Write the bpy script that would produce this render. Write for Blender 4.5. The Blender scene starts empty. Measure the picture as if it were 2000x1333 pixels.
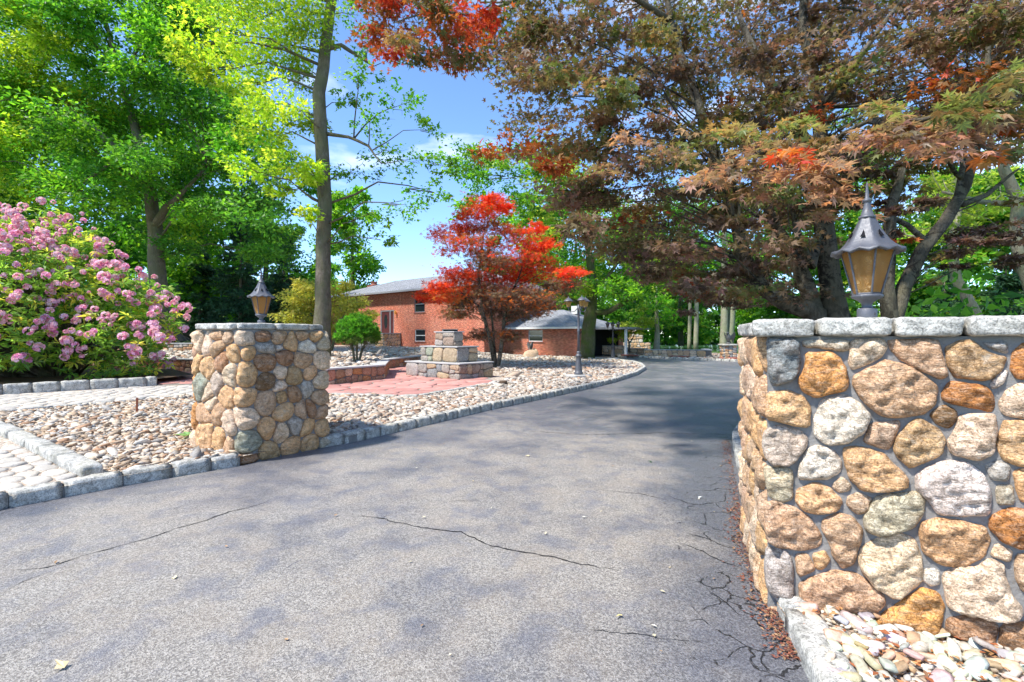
import bpy, bmesh, math, random
import numpy as np
from mathutils import Vector, Matrix, noise
from mathutils.geometry import delaunay_2d_cdt
R = math.radians
rng = np.random.default_rng(7); random.seed(7)
sc = bpy.context.scene
COL = sc.collection

# ---------------------------------------------------------------- camera
F, HZ, CH = 944.0, 655.0, 1.45           # focal length and horizon in photo pixels, eye height in metres
cam = bpy.data.cameras.new('camera'); cam.lens = 36*F/2000; cam.sensor_width = 36
cam.shift_y = (HZ-666.5)/2000; cam.clip_start = .05; cam.clip_end = 2000
co = bpy.data.objects.new('camera', cam); COL.objects.link(co)
co.location = (0, 0, CH); co.rotation_euler = (R(90), 0, 0); sc.camera = co
# ---------------------------------------------------------------- sky, sun, exposure
SUN = Vector((-.47, -.30, .83)).normalized()
w = bpy.data.worlds.new('World'); sc.world = w; w.use_nodes = True
nt = w.node_tree; nt.nodes.clear()
def wn(t, **k):
    n = nt.nodes.new(t)
    for a, b in k.items(): setattr(n, a, b)
    return n
sky = wn('ShaderNodeTexSky', sky_type='NISHITA', sun_disc=False)
sky.sun_elevation = math.asin(SUN.z); sky.sun_rotation = math.atan2(SUN.x, SUN.y)
sky.altitude = 100; sky.air_density = .72; sky.dust_density = .1; sky.ozone_density = 3.6
tc = wn('ShaderNodeTexCoord'); mp = wn('ShaderNodeMapping'); mp.inputs['Scale'].default_value = (1, 1, 3.2); mp.inputs['Location'].default_value = (.4, .1, .32)
cn = wn('ShaderNodeTexNoise'); cn.inputs['Scale'].default_value = 3.0; cn.inputs['Detail'].default_value = 7; cn.inputs['Roughness'].default_value = .5
cr = wn('ShaderNodeValToRGB'); cr.color_ramp.elements[0].position = .57; cr.color_ramp.elements[1].position = .80
mx = wn('ShaderNodeMix', data_type='RGBA'); bg = wn('ShaderNodeBackground'); wo = wn('ShaderNodeOutputWorld')
L = nt.links.new
L(tc.outputs['Generated'], mp.inputs['Vector']); L(mp.outputs[0], cn.inputs['Vector']); L(cn.outputs['Fac'], cr.inputs['Fac'])
L(cr.outputs['Color'], mx.inputs['Factor']); hs = wn('ShaderNodeHueSaturation'); hs.inputs['Saturation'].default_value = 1.06; L(sky.outputs[0], hs.inputs['Color']); L(hs.outputs[0], mx.inputs[6]); mx.inputs[7].default_value = (5.6, 5.8, 6.1, 1)
L(mx.outputs[2], bg.inputs['Color']); bg.inputs['Strength'].default_value = .125; L(bg.outputs[0], wo.inputs[0])
sd = bpy.data.lights.new('sun', 'SUN'); sd.energy = 2.5; sd.angle = R(4); sd.color = (1, .955, .88)
so = bpy.data.objects.new('sun', sd); COL.objects.link(so); so.rotation_euler = SUN.to_track_quat('Z', 'Y').to_euler()
vs = sc.view_settings; vs.view_transform = 'Standard'; vs.look = 'None'; vs.gamma = 1; vs.use_curve_mapping = False; vs.exposure = 1.66
sc.render.engine = 'CYCLES'; cy = sc.cycles
cy.max_bounces = 7; cy.diffuse_bounces = 4; cy.transmission_bounces = 5; cy.transparent_max_bounces = 6; cy.caustics_reflective = False; cy.caustics_refractive = False
cy.use_denoising = True; cy.use_adaptive_sampling = True; cy.adaptive_threshold = .015

# ---------------------------------------------------------------- small helpers
def smooth(t): t = min(1, max(0, t)); return t*t*(3-2*t)
def H(x, y):                               # lie of the land: flat by the gate, rising gently to the house on the left
    return .42*smooth((y-14)/22)*smooth((2-x)/9)
def W(px, py, d): return Vector(((px-1000)*d/F, d, CH+(HZ-py)*d/F))
def G(px, py, z=0.0):
    d = F*(CH-z)/(py-HZ); return ((px-1000)*d/F, d)
def tag(o, label=None, cat=None, group=None, kind=None):
    if label: o['label'] = label
    if cat: o['category'] = cat
    if group: o['group'] = group
    if kind: o['kind'] = kind
    return o
def empty(name, loc=(0, 0, 0), rz=0, parent=None):
    o = bpy.data.objects.new(name, None); COL.objects.link(o); o.location = loc; o.rotation_euler.z = rz
    o.empty_display_size = .1
    if parent: o.parent = parent
    return o
def link(name, me, mat=None, parent=None, loc=None, color=None):
    o = bpy.data.objects.new(name, me); COL.objects.link(o)
    if mat is not None and not me.materials: me.materials.append(mat)
    if parent is not None: o.parent = parent
    if loc is not None: o.location = loc
    if color is not None: o.color = (*color, 1)
    return o
def mesh_np(name, V, T, mat=None, col=None, smooth_=False):
    V = np.asarray(V, np.float32); T = np.asarray(T, np.int32); k = T.shape[1]
    me = bpy.data.meshes.new(name); me.vertices.add(len(V)); me.vertices.foreach_set('co', V.ravel())
    me.loops.add(T.size); me.loops.foreach_set('vertex_index', T.ravel())
    me.polygons.add(len(T)); me.polygons.foreach_set('loop_start', np.arange(len(T), dtype=np.int32)*k)
    try: me.polygons.foreach_set('loop_total', np.full(len(T), k, np.int32))
    except Exception: pass
    me.polygons.foreach_set('use_smooth', np.full(len(T), smooth_))
    if col is not None:
        a = me.attributes.new('col', 'FLOAT_COLOR', 'FACE')
        a.data.foreach_set('color', np.hstack([col, np.ones((len(col), 1))]).astype(np.float32).ravel())
    me.update(calc_edges=True)
    if mat: me.materials.append(mat)
    return me
class MB:
    """collects shapes, builds one mesh object"""
    def __init__(s): s.v = []; s.f = []
    def add(s, vs, fs):
        n = len(s.v); s.v += [tuple(v) for v in vs]; s.f += [tuple(i+n for i in f) for f in fs]; return s
    def box(s, x0, x1, y0, y1, z0, z1, m=None):
        vs = [Vector((x, y, z)) for z in (z0, z1) for y in (y0, y1) for x in (x0, x1)]
        if m: vs = [m @ v for v in vs]
        return s.add(vs, [(0, 2, 3, 1), (4, 5, 7, 6), (0, 1, 5, 4), (2, 6, 7, 3), (0, 4, 6, 2), (1, 3, 7, 5)])
    def tube(s, pts, rad, n=8, cap=True):
        pts = [Vector(p) for p in pts]; vs = []; fs = []
        if not hasattr(rad, '__len__'): rad = [rad]*len(pts)
        ref = Vector((0.31, .95, .07))
        for i, p in enumerate(pts):
            t = (pts[min(i+1, len(pts)-1)]-pts[max(i-1, 0)])
            t = t.normalized() if t.length > 1e-9 else Vector((0, 0, 1))
            a = t.cross(ref if abs(t.dot(ref)) < .95 else Vector((1, 0, 0))).normalized(); b = t.cross(a)
            for k in range(n):
                th = 2*math.pi*k/n; vs.append(p+(a*math.cos(th)+b*math.sin(th))*rad[i])
        for i in range(len(pts)-1):
            for k in range(n):
                k2 = (k+1) % n; fs.append((i*n+k, (i+1)*n+k, (i+1)*n+k2, i*n+k2))
        if cap: fs += [tuple(range(n)), tuple(reversed(range((len(pts)-1)*n, len(pts)*n)))]
        return s.add(vs, fs)
    def lathe(s, prof, n=16, c=(0, 0, 0), rot=0, wave=None):
        vs = []; fs = []
        for i, (r, z) in enumerate(prof):
            for k in range(n):
                th = 2*math.pi*k/n+rot; zz = z+(wave(th, i) if wave else 0)
                vs.append((c[0]+r*math.cos(th), c[1]+r*math.sin(th), c[2]+zz))
        for i in range(len(prof)-1):
            for k in range(n):
                k2 = (k+1) % n; fs.append((i*n+k, i*n+k2, (i+1)*n+k2, (i+1)*n+k))
        fs += [tuple(reversed(range(n))), tuple(range((len(prof)-1)*n, len(prof)*n))]
        return s.add(vs, fs)
    def prism(s, poly, z0, z1):
        n = len(poly); vs = [(x, y, z0) for x, y in poly]+[(x, y, z1) for x, y in poly]
        a = sum(poly[i][0]*poly[(i+1) % n][1]-poly[(i+1) % n][0]*poly[i][1] for i in range(n))
        fs = [(i, (i+1) % n, n+(i+1) % n, n+i) for i in range(n)]+[tuple(reversed(range(n))), tuple(range(n, 2*n))]
        if a < 0: fs = [tuple(reversed(f)) for f in fs]
        return s.add(vs, fs)
    def mesh(s, name, mat=None, smooth_=False):
        me = bpy.data.meshes.new(name); me.from_pydata(s.v, [], s.f); me.update()
        if smooth_: me.polygons.foreach_set('use_smooth', [True]*len(me.polygons))
        if mat: me.materials.append(mat)
        return me
    def build(s, name, mat, parent=None, smooth_=False, color=None, loc=None):
        return link(name, s.mesh(name, mat, smooth_), None, parent, loc, color)
def inpoly(P, poly):
    P = np.asarray(P); x, y = P[:, 0], P[:, 1]; c = np.zeros(len(P), bool); n = len(poly)
    for i in range(n):
        x0, y0 = poly[i]; x1, y1 = poly[(i+1) % n]
        if y0 == y1: continue
        c ^= ((y0 > y) != (y1 > y)) & (x < (x1-x0)*(y-y0)/(y1-y0)+x0)
    return c
def sheet(poly, zf, step, name, mat):
    """flat-ish surface inside a polygon, following zf(x, y)"""
    P = [Vector(p[:2]) for p in poly]; n = len(P); edges = []; pts = []
    for i in range(n):                      # subdivide the outline
        a, b = P[i], P[(i+1) % n]; k = max(1, int((b-a).length/step))
        for j in range(k): pts.append(a.lerp(b, j/k))
    m = len(pts); edges = [(i, (i+1) % m) for i in range(m)]
    xs = [p.x for p in P]; ys = [p.y for p in P]
    g = np.array([(x, y) for x in np.arange(min(xs)+step*.37, max(xs), step) for y in np.arange(min(ys)+step*.41, max(ys), step)])
    if len(g):
        g = g[inpoly(g, poly)]; pts += [Vector((float(a), float(b))) for a, b in g]
    v, e, f, *_ = delaunay_2d_cdt(pts, edges, [], 1, 1e-5)
    mb = MB(); mb.add([(p.x, p.y, zf(p.x, p.y)) for p in v], f)
    me = mb.mesh(name, mat, True)
    if me.polygons and sum(p.normal.z for p in me.polygons) < 0: me.flip_normals()
    return me
def chaikin(p, k=2, r=.25):
    for _ in range(k):
        q = []
        for i in range(len(p)):
            a, b = p[i], p[(i+1) % len(p)]
            q += [(a[0]*(1-r)+b[0]*r, a[1]*(1-r)+b[1]*r), (a[0]*r+b[0]*(1-r), a[1]*r+b[1]*(1-r))]
        p = q
    return p
def resample(p, n):
    p = [Vector(a) for a in p]; L_ = [(p[(i+1) % len(p)]-p[i]).length for i in range(len(p))]; T = sum(L_); out = []; i = 0; acc = 0
    for k in range(n):
        t = T*k/n
        while acc+L_[i] < t: acc += L_[i]; i += 1
        out.append(p[i].lerp(p[(i+1) % len(p)], (t-acc)/max(1e-9, L_[i])))
    return out
def clip(poly, nx, ny, c):                  # keep nx*x+ny*y <= c
    out = []
    for i in range(len(poly)):
        a, b = poly[i], poly[(i+1) % len(poly)]; da = nx*a[0]+ny*a[1]-c; db = nx*b[0]+ny*b[1]-c
        if da <= 0: out.append(a)
        if da*db < 0: t = da/(da-db); out.append((a[0]+(b[0]-a[0])*t, a[1]+(b[1]-a[1])*t))
    return out
def cells(seeds, x0, x1, y0, y1, gap, asp=1.0, vary=0.0):
    """Voronoi cells shrunk by gap; asp>1 makes them wide"""
    res = []
    S = [(x/asp, y) for x, y in seeds]; wt = [random.uniform(-vary, vary) for _ in S]
    for i, (x, y) in enumerate(S):
        poly = [(x0/asp, y0), (x1/asp, y0), (x1/asp, y1), (x0/asp, y1)]
        near = sorted((j for j in range(len(S)) if j != i), key=lambda j: (S[j][0]-x)**2+(S[j][1]-y)**2)[:18]
        for j in near:
            nx, ny = S[j][0]-x, S[j][1]-y; l = math.hypot(nx, ny)
            if l < 1e-6: continue
            poly = clip(poly, nx, ny, (S[j][0]**2+S[j][1]**2-x*x-y*y+wt[i]-wt[j])/2-gap/2*l)
            if len(poly) < 3: break
        if len(poly) >= 3: res.append([(a*asp, b) for a, b in poly])
        else: res.append(None)
    return res
def ashlar(x0, x1, y0, y1, sx, sy, gap, rnd=random):
    """irregular blocks: a rectangle cut again and again by slightly slanted lines"""
    out = []; todo = [[(x0, y0), (x1, y0), (x1, y1), (x0, y1)]]
    while todo:
        p = todo.pop(); w_ = max(a for a, b in p)-min(a for a, b in p); h_ = max(b for a, b in p)-min(b for a, b in p); k = rnd.uniform(.75, 1.5)
        if w_ < sx*k*1.25 and h_ < sy*k*1.3 or w_*h_ < .5*sx*sy:
            cx = sum(a for a, b in p)/len(p); cy_ = sum(b for a, b in p)/len(p)
            out.append([(cx+(a-cx)*max(.5, 1-gap/w_), cy_+(b-cy_)*max(.5, 1-gap/h_)) for a, b in p]); continue
        t_ = rnd.uniform(.32, .68); s_ = rnd.uniform(-.28, .28)
        if w_/sx > h_/sy: nx, ny = 1, s_; c = (min(a for a, b in p)+w_*t_)*nx+(min(b for a, b in p)+h_/2)*ny
        else: nx, ny = s_*.6, 1; c = (min(a for a, b in p)+w_/2)*nx+(min(b for a, b in p)+h_*t_)*ny
        for q in (clip(p, nx, ny, c), clip(p, -nx, -ny, -c)):
            if len(q) >= 3: todo.append(q)
    return out
def jgrid(x0, x1, y0, y1, sx, sy, j=.33, rnd=None):
    rnd = rnd or random; out = []; ny = max(1, round((y1-y0)/sy)); nx = max(1, round((x1-x0)/sx))
    for r in range(ny):
        for c in range(nx):
            out.append((x0+(c+.5+(r % 2)*.5-.25+rnd.uniform(-j, j))*(x1-x0)/nx, y0+(r+.5+rnd.uniform(-j, j))*(y1-y0)/ny))
    return out
def stone_mesh(name, poly, mapf, h, mat, nper=20, rings=((1.0, 0), (.97, .55), (.88, .85), (.66, .97), (.35, 1.0)), rough=.25, soft=1, freq=9.0, back=.03, seed=0):
    """a faced stone: outline in (s, z), standing h proud of the mortar, mapped to space by mapf(s, z, d)"""
    p = resample(chaikin(poly, soft), nper); cx = sum(a.x for a in p)/nper; cz = sum(a.y for a in p)/nper
    off = Vector((seed*7.13, seed*3.7, seed*1.9)); vs = []; fs = []
    tilt = (random.uniform(-.25, .25), random.uniform(-.25, .25)); size = max((a-Vector((cx, cz))).length for a in p)
    def put(s, z, d, k):
        q = Vector((s, z, d))*freq+off
        d2 = d+h*rough*k*(noise.noise(q)+.6*noise.noise(q*2.7)+.4*noise.noise(q*6.1))
        d2 += h*k*(tilt[0]*(s-cx)+tilt[1]*(z-cz))/size
        w_ = .035*size*(noise.noise(q*1.7)+.7*noise.noise(q*4.3))
        vs.append(mapf(s+w_*(1 if k < .9 else .3), z+w_*(1 if k < .9 else .3), d2))
    for a in p: put(a.x, a.y, -back, 0)
    for sc_, hh in rings:
        for a in p: put(cx+(a.x-cx)*sc_, cz+(a.y-cz)*sc_, h*hh, min(1, hh*1.2))
    put(cx, cz, h*1.01, 1)
    m = len(rings)+1
    for r in range(m-1):
        for k in range(nper):
            k2 = (k+1) % nper; fs.append((r*nper+k, r*nper+k2, (r+1)*nper+k2, (r+1)*nper+k))
    c = len(vs)-1
    for k in range(nper): fs.append(((m-1)*nper+k, (m-1)*nper+(k+1) % nper, c))
    mb = MB().add(vs, fs); me = mb.mesh(name, mat, True)
    return me
def rock_mesh(name, poly, mapf, h, mat, step=.014, rough=.3, soft=1, back=.03, seed=0, edge=.035, cut=.15):
    """a faced stone with an even grid of points over its face: chipped rim, broken uneven front"""
    q = chaikin(poly, soft, cut); per = sum((Vector(q[i])-Vector(q[i-1])).length for i in range(len(q))); n = max(14, int(per/step)); p = resample(q, n)
    off = Vector((seed*7.13, seed*3.7, seed*1.9)); p = [a+Vector((noise.noise(Vector((a.x*22, a.y*22, 0))+off), noise.noise(Vector((a.x*22, a.y*22, 7))+off)))*.0055 for a in p]
    o = np.array([a[:] for a in p]); rn_ = random.Random(seed); cx, cz = o.mean(0); size = float(np.abs(o-o.mean(0)).max())
    g = np.array([(x+rn_.uniform(-.3, .3)*step, z+rn_.uniform(-.3, .3)*step) for x in np.arange(o[:, 0].min()+step*.5, o[:, 0].max(), step) for z in np.arange(o[:, 1].min()+step*.5, o[:, 1].max(), step)])
    a_, b_ = o, np.roll(o, -1, 0); e_ = b_-a_
    if len(g):
        g = g[inpoly(g, [tuple(v) for v in o])]
    if len(g):
        t_ = np.clip(((g[:, None]-a_[None])*e_[None]).sum(-1)/np.maximum(1e-12, (e_**2).sum(-1))[None], 0, 1); ds = np.linalg.norm(g[:, None]-(a_[None]+t_[..., None]*e_[None]), axis=-1).min(1); k = ds > step*.45; g = g[k]; ds = ds[k]
    pts = [Vector(v) for v in o]+[Vector((float(x), float(z))) for x, z in g]
    v, e, f, *_ = delaunay_2d_cdt(pts, [(i, (i+1) % n) for i in range(n)], [], 1, 1e-7)
    pl = [(rn_.uniform(-.5, .5), rn_.uniform(-.5, .5), rn_.uniform(.86, 1.12)) for _ in range(4)]; tilt = (rn_.uniform(-.22, .22), rn_.uniform(-.22, .22)); vs = []
    for i, c in enumerate(v):
        d0 = 0 if i < n else float(ds[i-n]) if i-n < len(ds) else edge
        w_ = min(1, d0/min(edge, size*.45)); prof = (1-(1-w_)**2.4)**.75
        u_, w2 = (c.x-cx)/size, (c.y-cz)/size; pk = min(k3+k1*u_+k2*w2 for k1, k2, k3 in pl)
        qn = Vector((c.x, c.y, 0))+off; fr = noise.fractal(qn*14, 1.0, 2.1, 5); rg = abs(noise.noise(qn*9+Vector((3, 1, 4)))); cr_ = noise.noise(Vector((qn.x*5+qn.y*9, qn.y*26-qn.x*12, 2)))
        d_ = h*(.28+.72*prof)*(pk+tilt[0]*u_+tilt[1]*w2)+h*rough*min(1, w_*1.6)*(.75*fr-.55*rg+.35*cr_)
        vs.append(mapf(c.x, c.y, max(-.004, d_)))
    m = len(vs); vs += [mapf(c.x, c.y, -back) for c in v[:n]]; fs = [tuple(t) for t in f]
    sgn = sum((v[t[1]].x-v[t[0]].x)*(v[t[2]].y-v[t[0]].y)-(v[t[2]].x-v[t[0]].x)*(v[t[1]].y-v[t[0]].y) for t in fs[:5])
    sk = [(m+i, m+(i+1) % n, (i+1) % n, i) for i in range(n)]; ccw = sum(o[i-1][0]*o[i][1]-o[i][0]*o[i-1][1] for i in range(n)) > 0
    if not ccw: sk = [t[::-1] for t in sk]
    fs = sk+([t if sgn > 0 else t[::-1] for t in fs])
    return MB().add(vs, fs).mesh(name, mat, True)
def planemap(P0, u, n): 
    P0, u, n = Vector(P0), Vector(u), Vector(n)
    return lambda s, z, d: P0+u*s+Vector((0, 0, z))+n*d
def block_mesh(name, lx, ly, lz, mat, seg=6, rad=.018, amp=.008, seed=0, freq=11):
    """rough hewn block centred on x and y, standing on z=0"""
    bm = bmesh.new(); bmesh.ops.create_cube(bm, size=1)
    bmesh.ops.subdivide_edges(bm, edges=bm.edges[:], cuts=seg, use_grid_fill=True)
    off = Vector((seed*5.3, seed*2.1, seed*.7)); hx, hy, hz = lx/2, ly/2, lz/2
    for v in bm.verts:
        p = Vector((v.co.x*lx, v.co.y*ly, v.co.z*lz))
        q = Vector((max(-hx+rad, min(hx-rad, p.x)), max(-hy+rad, min(hy-rad, p.y)), max(-hz+rad, min(hz-rad, p.z))))
        d = p-q; p = q+(d.normalized()*rad if d.length > rad else d)
        n = p.normalized(); e = (p+off)*freq
        p += n*amp*(noise.noise(e)*1.6+noise.noise(e*2.9)+.5*noise.noise(e*6.3))
        v.co = p+Vector((0, 0, hz))
    me = bpy.data.meshes.new(name); bm.to_mesh(me); bm.free()
    me.polygons.foreach_set('use_smooth', [True]*len(me.polygons)); me.materials.append(mat)
    return me

# ---------------------------------------------------------------- materials
class NT:
    def __init__(s, name):
        s.m = bpy.data.materials.new(name); s.m.use_nodes = True; s.t = s.m.node_tree; s.t.nodes.clear()
        s.out = s.t.nodes.new('ShaderNodeOutputMaterial')
    def n(s, t, inp=None, **k):
        nd = s.t.nodes.new(t)
        for a, b in k.items(): setattr(nd, a, b)
        for a, b in (inp or {}).items(): s.set(nd.inputs[a], b)
        return nd
    def set(s, sock, v):
        if isinstance(v, bpy.types.NodeSocket): s.t.links.new(v, sock)
        elif hasattr(v, '__len__') and len(v) == 3 and sock.type == 'RGBA': sock.default_value = (*v, 1)
        else: sock.default_value = v
    def mix(s, f, a, b, mode='MIX'):
        nd = s.n('ShaderNodeMix', data_type='RGBA', blend_type=mode); s.set(nd.inputs[0], f); s.set(nd.inputs[6], a); s.set(nd.inputs[7], b); return nd.outputs[2]
    def math(s, op, a, b=0.5, c=None, clamp=False):
        nd = s.n('ShaderNodeMath', operation=op, use_clamp=clamp); s.set(nd.inputs[0], a); s.set(nd.inputs[1], b)
        if c is not None: s.set(nd.inputs[2], c)
        return nd.outputs[0]
    def noise(s, vec, scale, detail=4, rough=.55, dist=0): return s.n('ShaderNodeTexNoise', {'Vector': vec, 'Scale': scale, 'Detail': detail, 'Roughness': rough, 'Distortion': dist}).outputs['Fac']
    def vor(s, vec, scale, feature='F1', out='Distance', rnd=1): return s.n('ShaderNodeTexVoronoi', {'Vector': vec, 'Scale': scale, 'Randomness': rnd}, feature=feature).outputs[out]
    def ramp(s, f, *st):
        nd = s.n('ShaderNodeValToRGB', {'Fac': f}); r = nd.color_ramp
        while len(r.elements) < len(st): r.elements.new(.5)
        for e, (p, c) in zip(r.elements, st): e.position = p; e.color = (*c, 1) if hasattr(c, '__len__') else (c, c, c, 1)
        return nd.outputs['Color']
    def coord(s, k='Object'): return s.n('ShaderNodeTexCoord').outputs[k]
    def bump(s, h, dist=.01, strength=1.0, normal=None):
        i = {'Height': h, 'Distance': dist, 'Strength': strength}
        if normal is not None: i['Normal'] = normal
        return s.n('ShaderNodeBump', i).outputs[0]
    def pbr(s, color, rough=.7, normal=None, spec=.4, metal=0, **k):
        i = {'Base Color': color, 'Roughness': rough, 'Specular IOR Level': spec, 'Metallic': metal}
        if normal is not None: i['Normal'] = normal
        i.update(k); b = s.n('ShaderNodeBsdfPrincipled', i); s.t.links.new(b.outputs[0], s.out.inputs[0]); return s.m
    def objcol(s): return s.n('ShaderNodeObjectInfo').outputs['Color']
    def rnd(s): return s.n('ShaderNodeObjectInfo').outputs['Random']
    def attr(s): return s.n('ShaderNodeAttribute', attribute_name='col').outputs['Color']
def world_vec(t):                            # position in the world, so that shared meshes do not repeat
    return t.n('ShaderNodeNewGeometry').outputs['Position']

def m_stone(name, grain=1.0, rust=.55, bumpd=.012):
    t = NT(name); v = world_vec(t); oc = t.objcol(); rn = t.rnd()
    big = t.noise(v, 5*grain, 5, .6, .8); mid = t.noise(v, 26*grain, 6, .65, .6); fine = t.noise(v, 150*grain, 3, .7)
    lay = t.n('ShaderNodeTexNoise', {'Vector': t.n('ShaderNodeMapping', {'Vector': v, 'Scale': (1.0, 1.0, 3.6), 'Rotation': (0, .45, 0)}).outputs[0], 'Scale': 16*grain, 'Detail': 6, 'Roughness': .7, 'Distortion': 1.5}).outputs['Fac']
    c = t.mix(t.ramp(big, (.32, 0), (.68, 1)), t.mix(.45, oc, (.42, .20, .065)), oc)                      # iron staining
    c = t.mix(rust, oc, c)
    c = t.mix(t.math('MULTIPLY', t.ramp(lay, (.46, 0), (.62, 1)), .45), c, t.mix(.55, oc, (.62, .56, .47)))
    c = t.mix(1.0, c, t.ramp(mid, (.28, .45), (.46, 1.05), (.72, 1.45)), 'MULTIPLY')
    c = t.mix(1.0, c, t.ramp(fine, (.3, .52), (.62, 1.22)), 'MULTIPLY')
    pits = t.ramp(t.vor(t.mix(.06, v, t.noise(v, 20)), 42*grain), (.02, .35), (.16, 1))
    vein = t.ramp(t.math('ABSOLUTE', t.math('SUBTRACT', t.noise(t.n('ShaderNodeMapping', {'Vector': v, 'Scale': (1, 1, 2.6), 'Rotation': (.3, .6, 0)}).outputs[0], 9*grain, 7, .62, 1.6), .5)), (.0, 0), (.035, 1))
    c = t.mix(.55, c, t.mix(1.0, c, t.mix(vein, (.42, .33, .25), (1, 1, 1)), 'MULTIPLY'))
    pits = t.ramp(t.noise(v, 60*grain, 6, .8), (.34, .3), (.44, 1))
    c = t.mix(.55, c, t.mix(1.0, c, pits, 'MULTIPLY'))
    c = t.mix(t.math('MULTIPLY', t.ramp(t.noise(v, 17*grain, 5, .7, .5), (.6, 0), (.68, 1)), .35), c, (.66, .60, .50))
    h = t.math('ADD', t.math('ADD', t.math('MULTIPLY', vein, .25), t.math('MULTIPLY', pits, .3)), t.math('ADD', t.math('MULTIPLY', mid, .7), t.math('ADD', t.math('MULTIPLY', lay, .8), t.math('MULTIPLY', fine, .2))))
    return t.pbr(c, .86, t.bump(h, bumpd, .9), .25)
M = {}
M['stone'] = m_stone('fieldstone')
M['stone_far'] = m_stone('fieldstone_fine', .8, .4, .008)
t = NT('mortar'); v = world_vec(t)
M['mortar'] = t.pbr(t.mix(t.noise(v, 7, 5), (.155, .15, .144), (.29, .281, .268)), .92, t.bump(t.math('ADD', t.noise(v, 30, 5), t.math('MULTIPLY', t.noise(v, 220, 3), .3)), .012, .8), .2)
t = NT('dark_joint'); v = world_vec(t); M['joint'] = t.pbr(t.mix(t.noise(v, 9, 5), (.09, .085, .078), (.2, .19, .175)), .95, t.bump(t.noise(v, 60, 4), .01, .8), .1)
t = NT('granite'); v = world_vec(t)
n1 = t.noise(v, 14, 6, .7, .6); n2 = t.noise(v, 95, 4, .7); n3 = t.noise(v, 3.1, 3)
c = t.mix(t.ramp(n1, (.36, 0), (.66, 1)), (.25, .243, .225), (.72, .70, .655)); c = t.mix(1, c, t.ramp(n2, (.36, .42), (.52, 1), (.7, 1.2)), 'MULTIPLY')
c = t.mix(t.math('MULTIPLY', t.ramp(n3, (.5, 0), (.7, 1)), .3), c, (.36, .33, .22))
c = t.mix(1, c, t.mix(t.rnd(), (.84, .84, .82), (1.06, 1.05, 1.0)), 'MULTIPLY')
M['granite'] = t.pbr(c, .8, t.bump(t.math('ADD', n1, t.math('MULTIPLY', n2, .35)), .014, .9), .3)
t = NT('asphalt'); v = world_vec(t)
wear = t.n('ShaderNodeAttribute', attribute_name='wear').outputs['Fac']
a1 = t.noise(v, .6, 6, .62, .6); a2 = t.noise(v, 2.6, 6, .65, .8); a3 = t.noise(v, 9, 5, .6, .5); g1 = t.noise(v, 150, 4, .85); g2 = t.vor(v, 170); g3 = t.vor(v, 135, 'F1', 'Color'); g4 = t.noise(v, 40, 3, .7)
b1 = t.noise(v, .75, 7, .6, .4); b2 = t.noise(v, 3.4, 6, .6, .3)
seal = t.ramp(t.math('ADD', t.math('ADD', t.math('MULTIPLY', b1, .6), t.math('MULTIPLY', b2, .2)), t.math('ADD', t.math('MULTIPLY', wear, .34), t.math('MULTIPLY', a1, .25))), (.50, 0), (.70, 1))   # 1 where the dark sealcoat is left
sp = t.math('ADD', t.math('MULTIPLY', t.n('ShaderNodeSeparateColor', {0: g3}).outputs[0], .6), t.math('MULTIPLY', g1, .55))
agg = t.mix(t.ramp(sp, (.3, 0), (.62, .5), (.88, 1)), (.14, .127, .112), (.41, .378, .332))
agg = t.mix(t.ramp(a2, (.44, 0), (.66, .55)), agg, t.mix(.6, agg, (.30, .245, .185)))
agg = t.mix(t.math('MULTIPLY', t.ramp(b2, (.50, 0), (.66, 1)), .5), agg, (.13, .138, .175))
sl = t.mix(t.ramp(sp, (.4, 0), (.95, 1)), (.06, .064, .08), (.165, .172, .20))
c = t.mix(t.math('MULTIPLY', seal, .82), agg, sl)
cv = t.mix(.16, v, t.n('ShaderNodeTexNoise', {'Vector': v, 'Scale': 5.0, 'Detail': 5}).outputs['Color'])
ck = t.vor(cv, 4.2, 'DISTANCE_TO_EDGE'); ckm = t.math('MULTIPLY', t.ramp(t.math('ADD', ck, t.math('MULTIPLY', g4, .03)), (.022, 1), (.036, 0)), t.ramp(t.math('ADD', wear, t.math('MULTIPLY', t.math('SUBTRACT', a3, .5), 1.6)), (.5, 0), (.68, 1)))
c = t.mix(ckm, c, (.018, .018, .02)); c = t.mix(t.math('MULTIPLY', t.ramp(t.noise(v, 4.2, 7, .7, .5), (.64, 0), (.68, 1)), .5), c, (.085, .09, .115))
hh = t.math('SUBTRACT', t.math('ADD', t.math('MULTIPLY', g1, .6), t.math('ADD', t.math('MULTIPLY', g2, .5), t.math('MULTIPLY', a3, .5))), t.math('MULTIPLY', ckm, 1.5))
M['asphalt'] = t.pbr(c, t.mix(seal, (.75, .75, .75), (.36, .36, .36)), t.bump(hh, .007, .8), .5)
t = NT('crack'); M['crack'] = t.pbr((.02, .02, .021), .95, None, .1)
t = NT('gravel_ground'); v = world_vec(t); vc = t.vor(v, 17, 'F1', 'Color')
c = t.mix(t.ramp(vc, (.1, 0), (.9, 1)), (.34, .25, .18), (.66, .58, .48)); c = t.mix(1, c, t.ramp(t.vor(v, 17, 'DISTANCE_TO_EDGE'), (.0, .22), (.09, 1)), 'MULTIPLY')
M['gravel_ground'] = t.pbr(c, .85, t.bump(t.vor(v, 17, 'DISTANCE_TO_EDGE'), .03, 1), .2)
t = NT('pebble'); v = world_vec(t); c = t.mix(1, t.attr(), t.ramp(t.noise(v, 55, 4, .6), (.3, .62), (.7, 1.08)), 'MULTIPLY'); c = t.mix(t.math('MULTIPLY', t.ramp(t.noise(v, 1.6, 5, .6), (.45, 0), (.7, 1)), .35), c, t.mix(1, c, (.62, .52, .42), 'MULTIPLY'))
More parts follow.
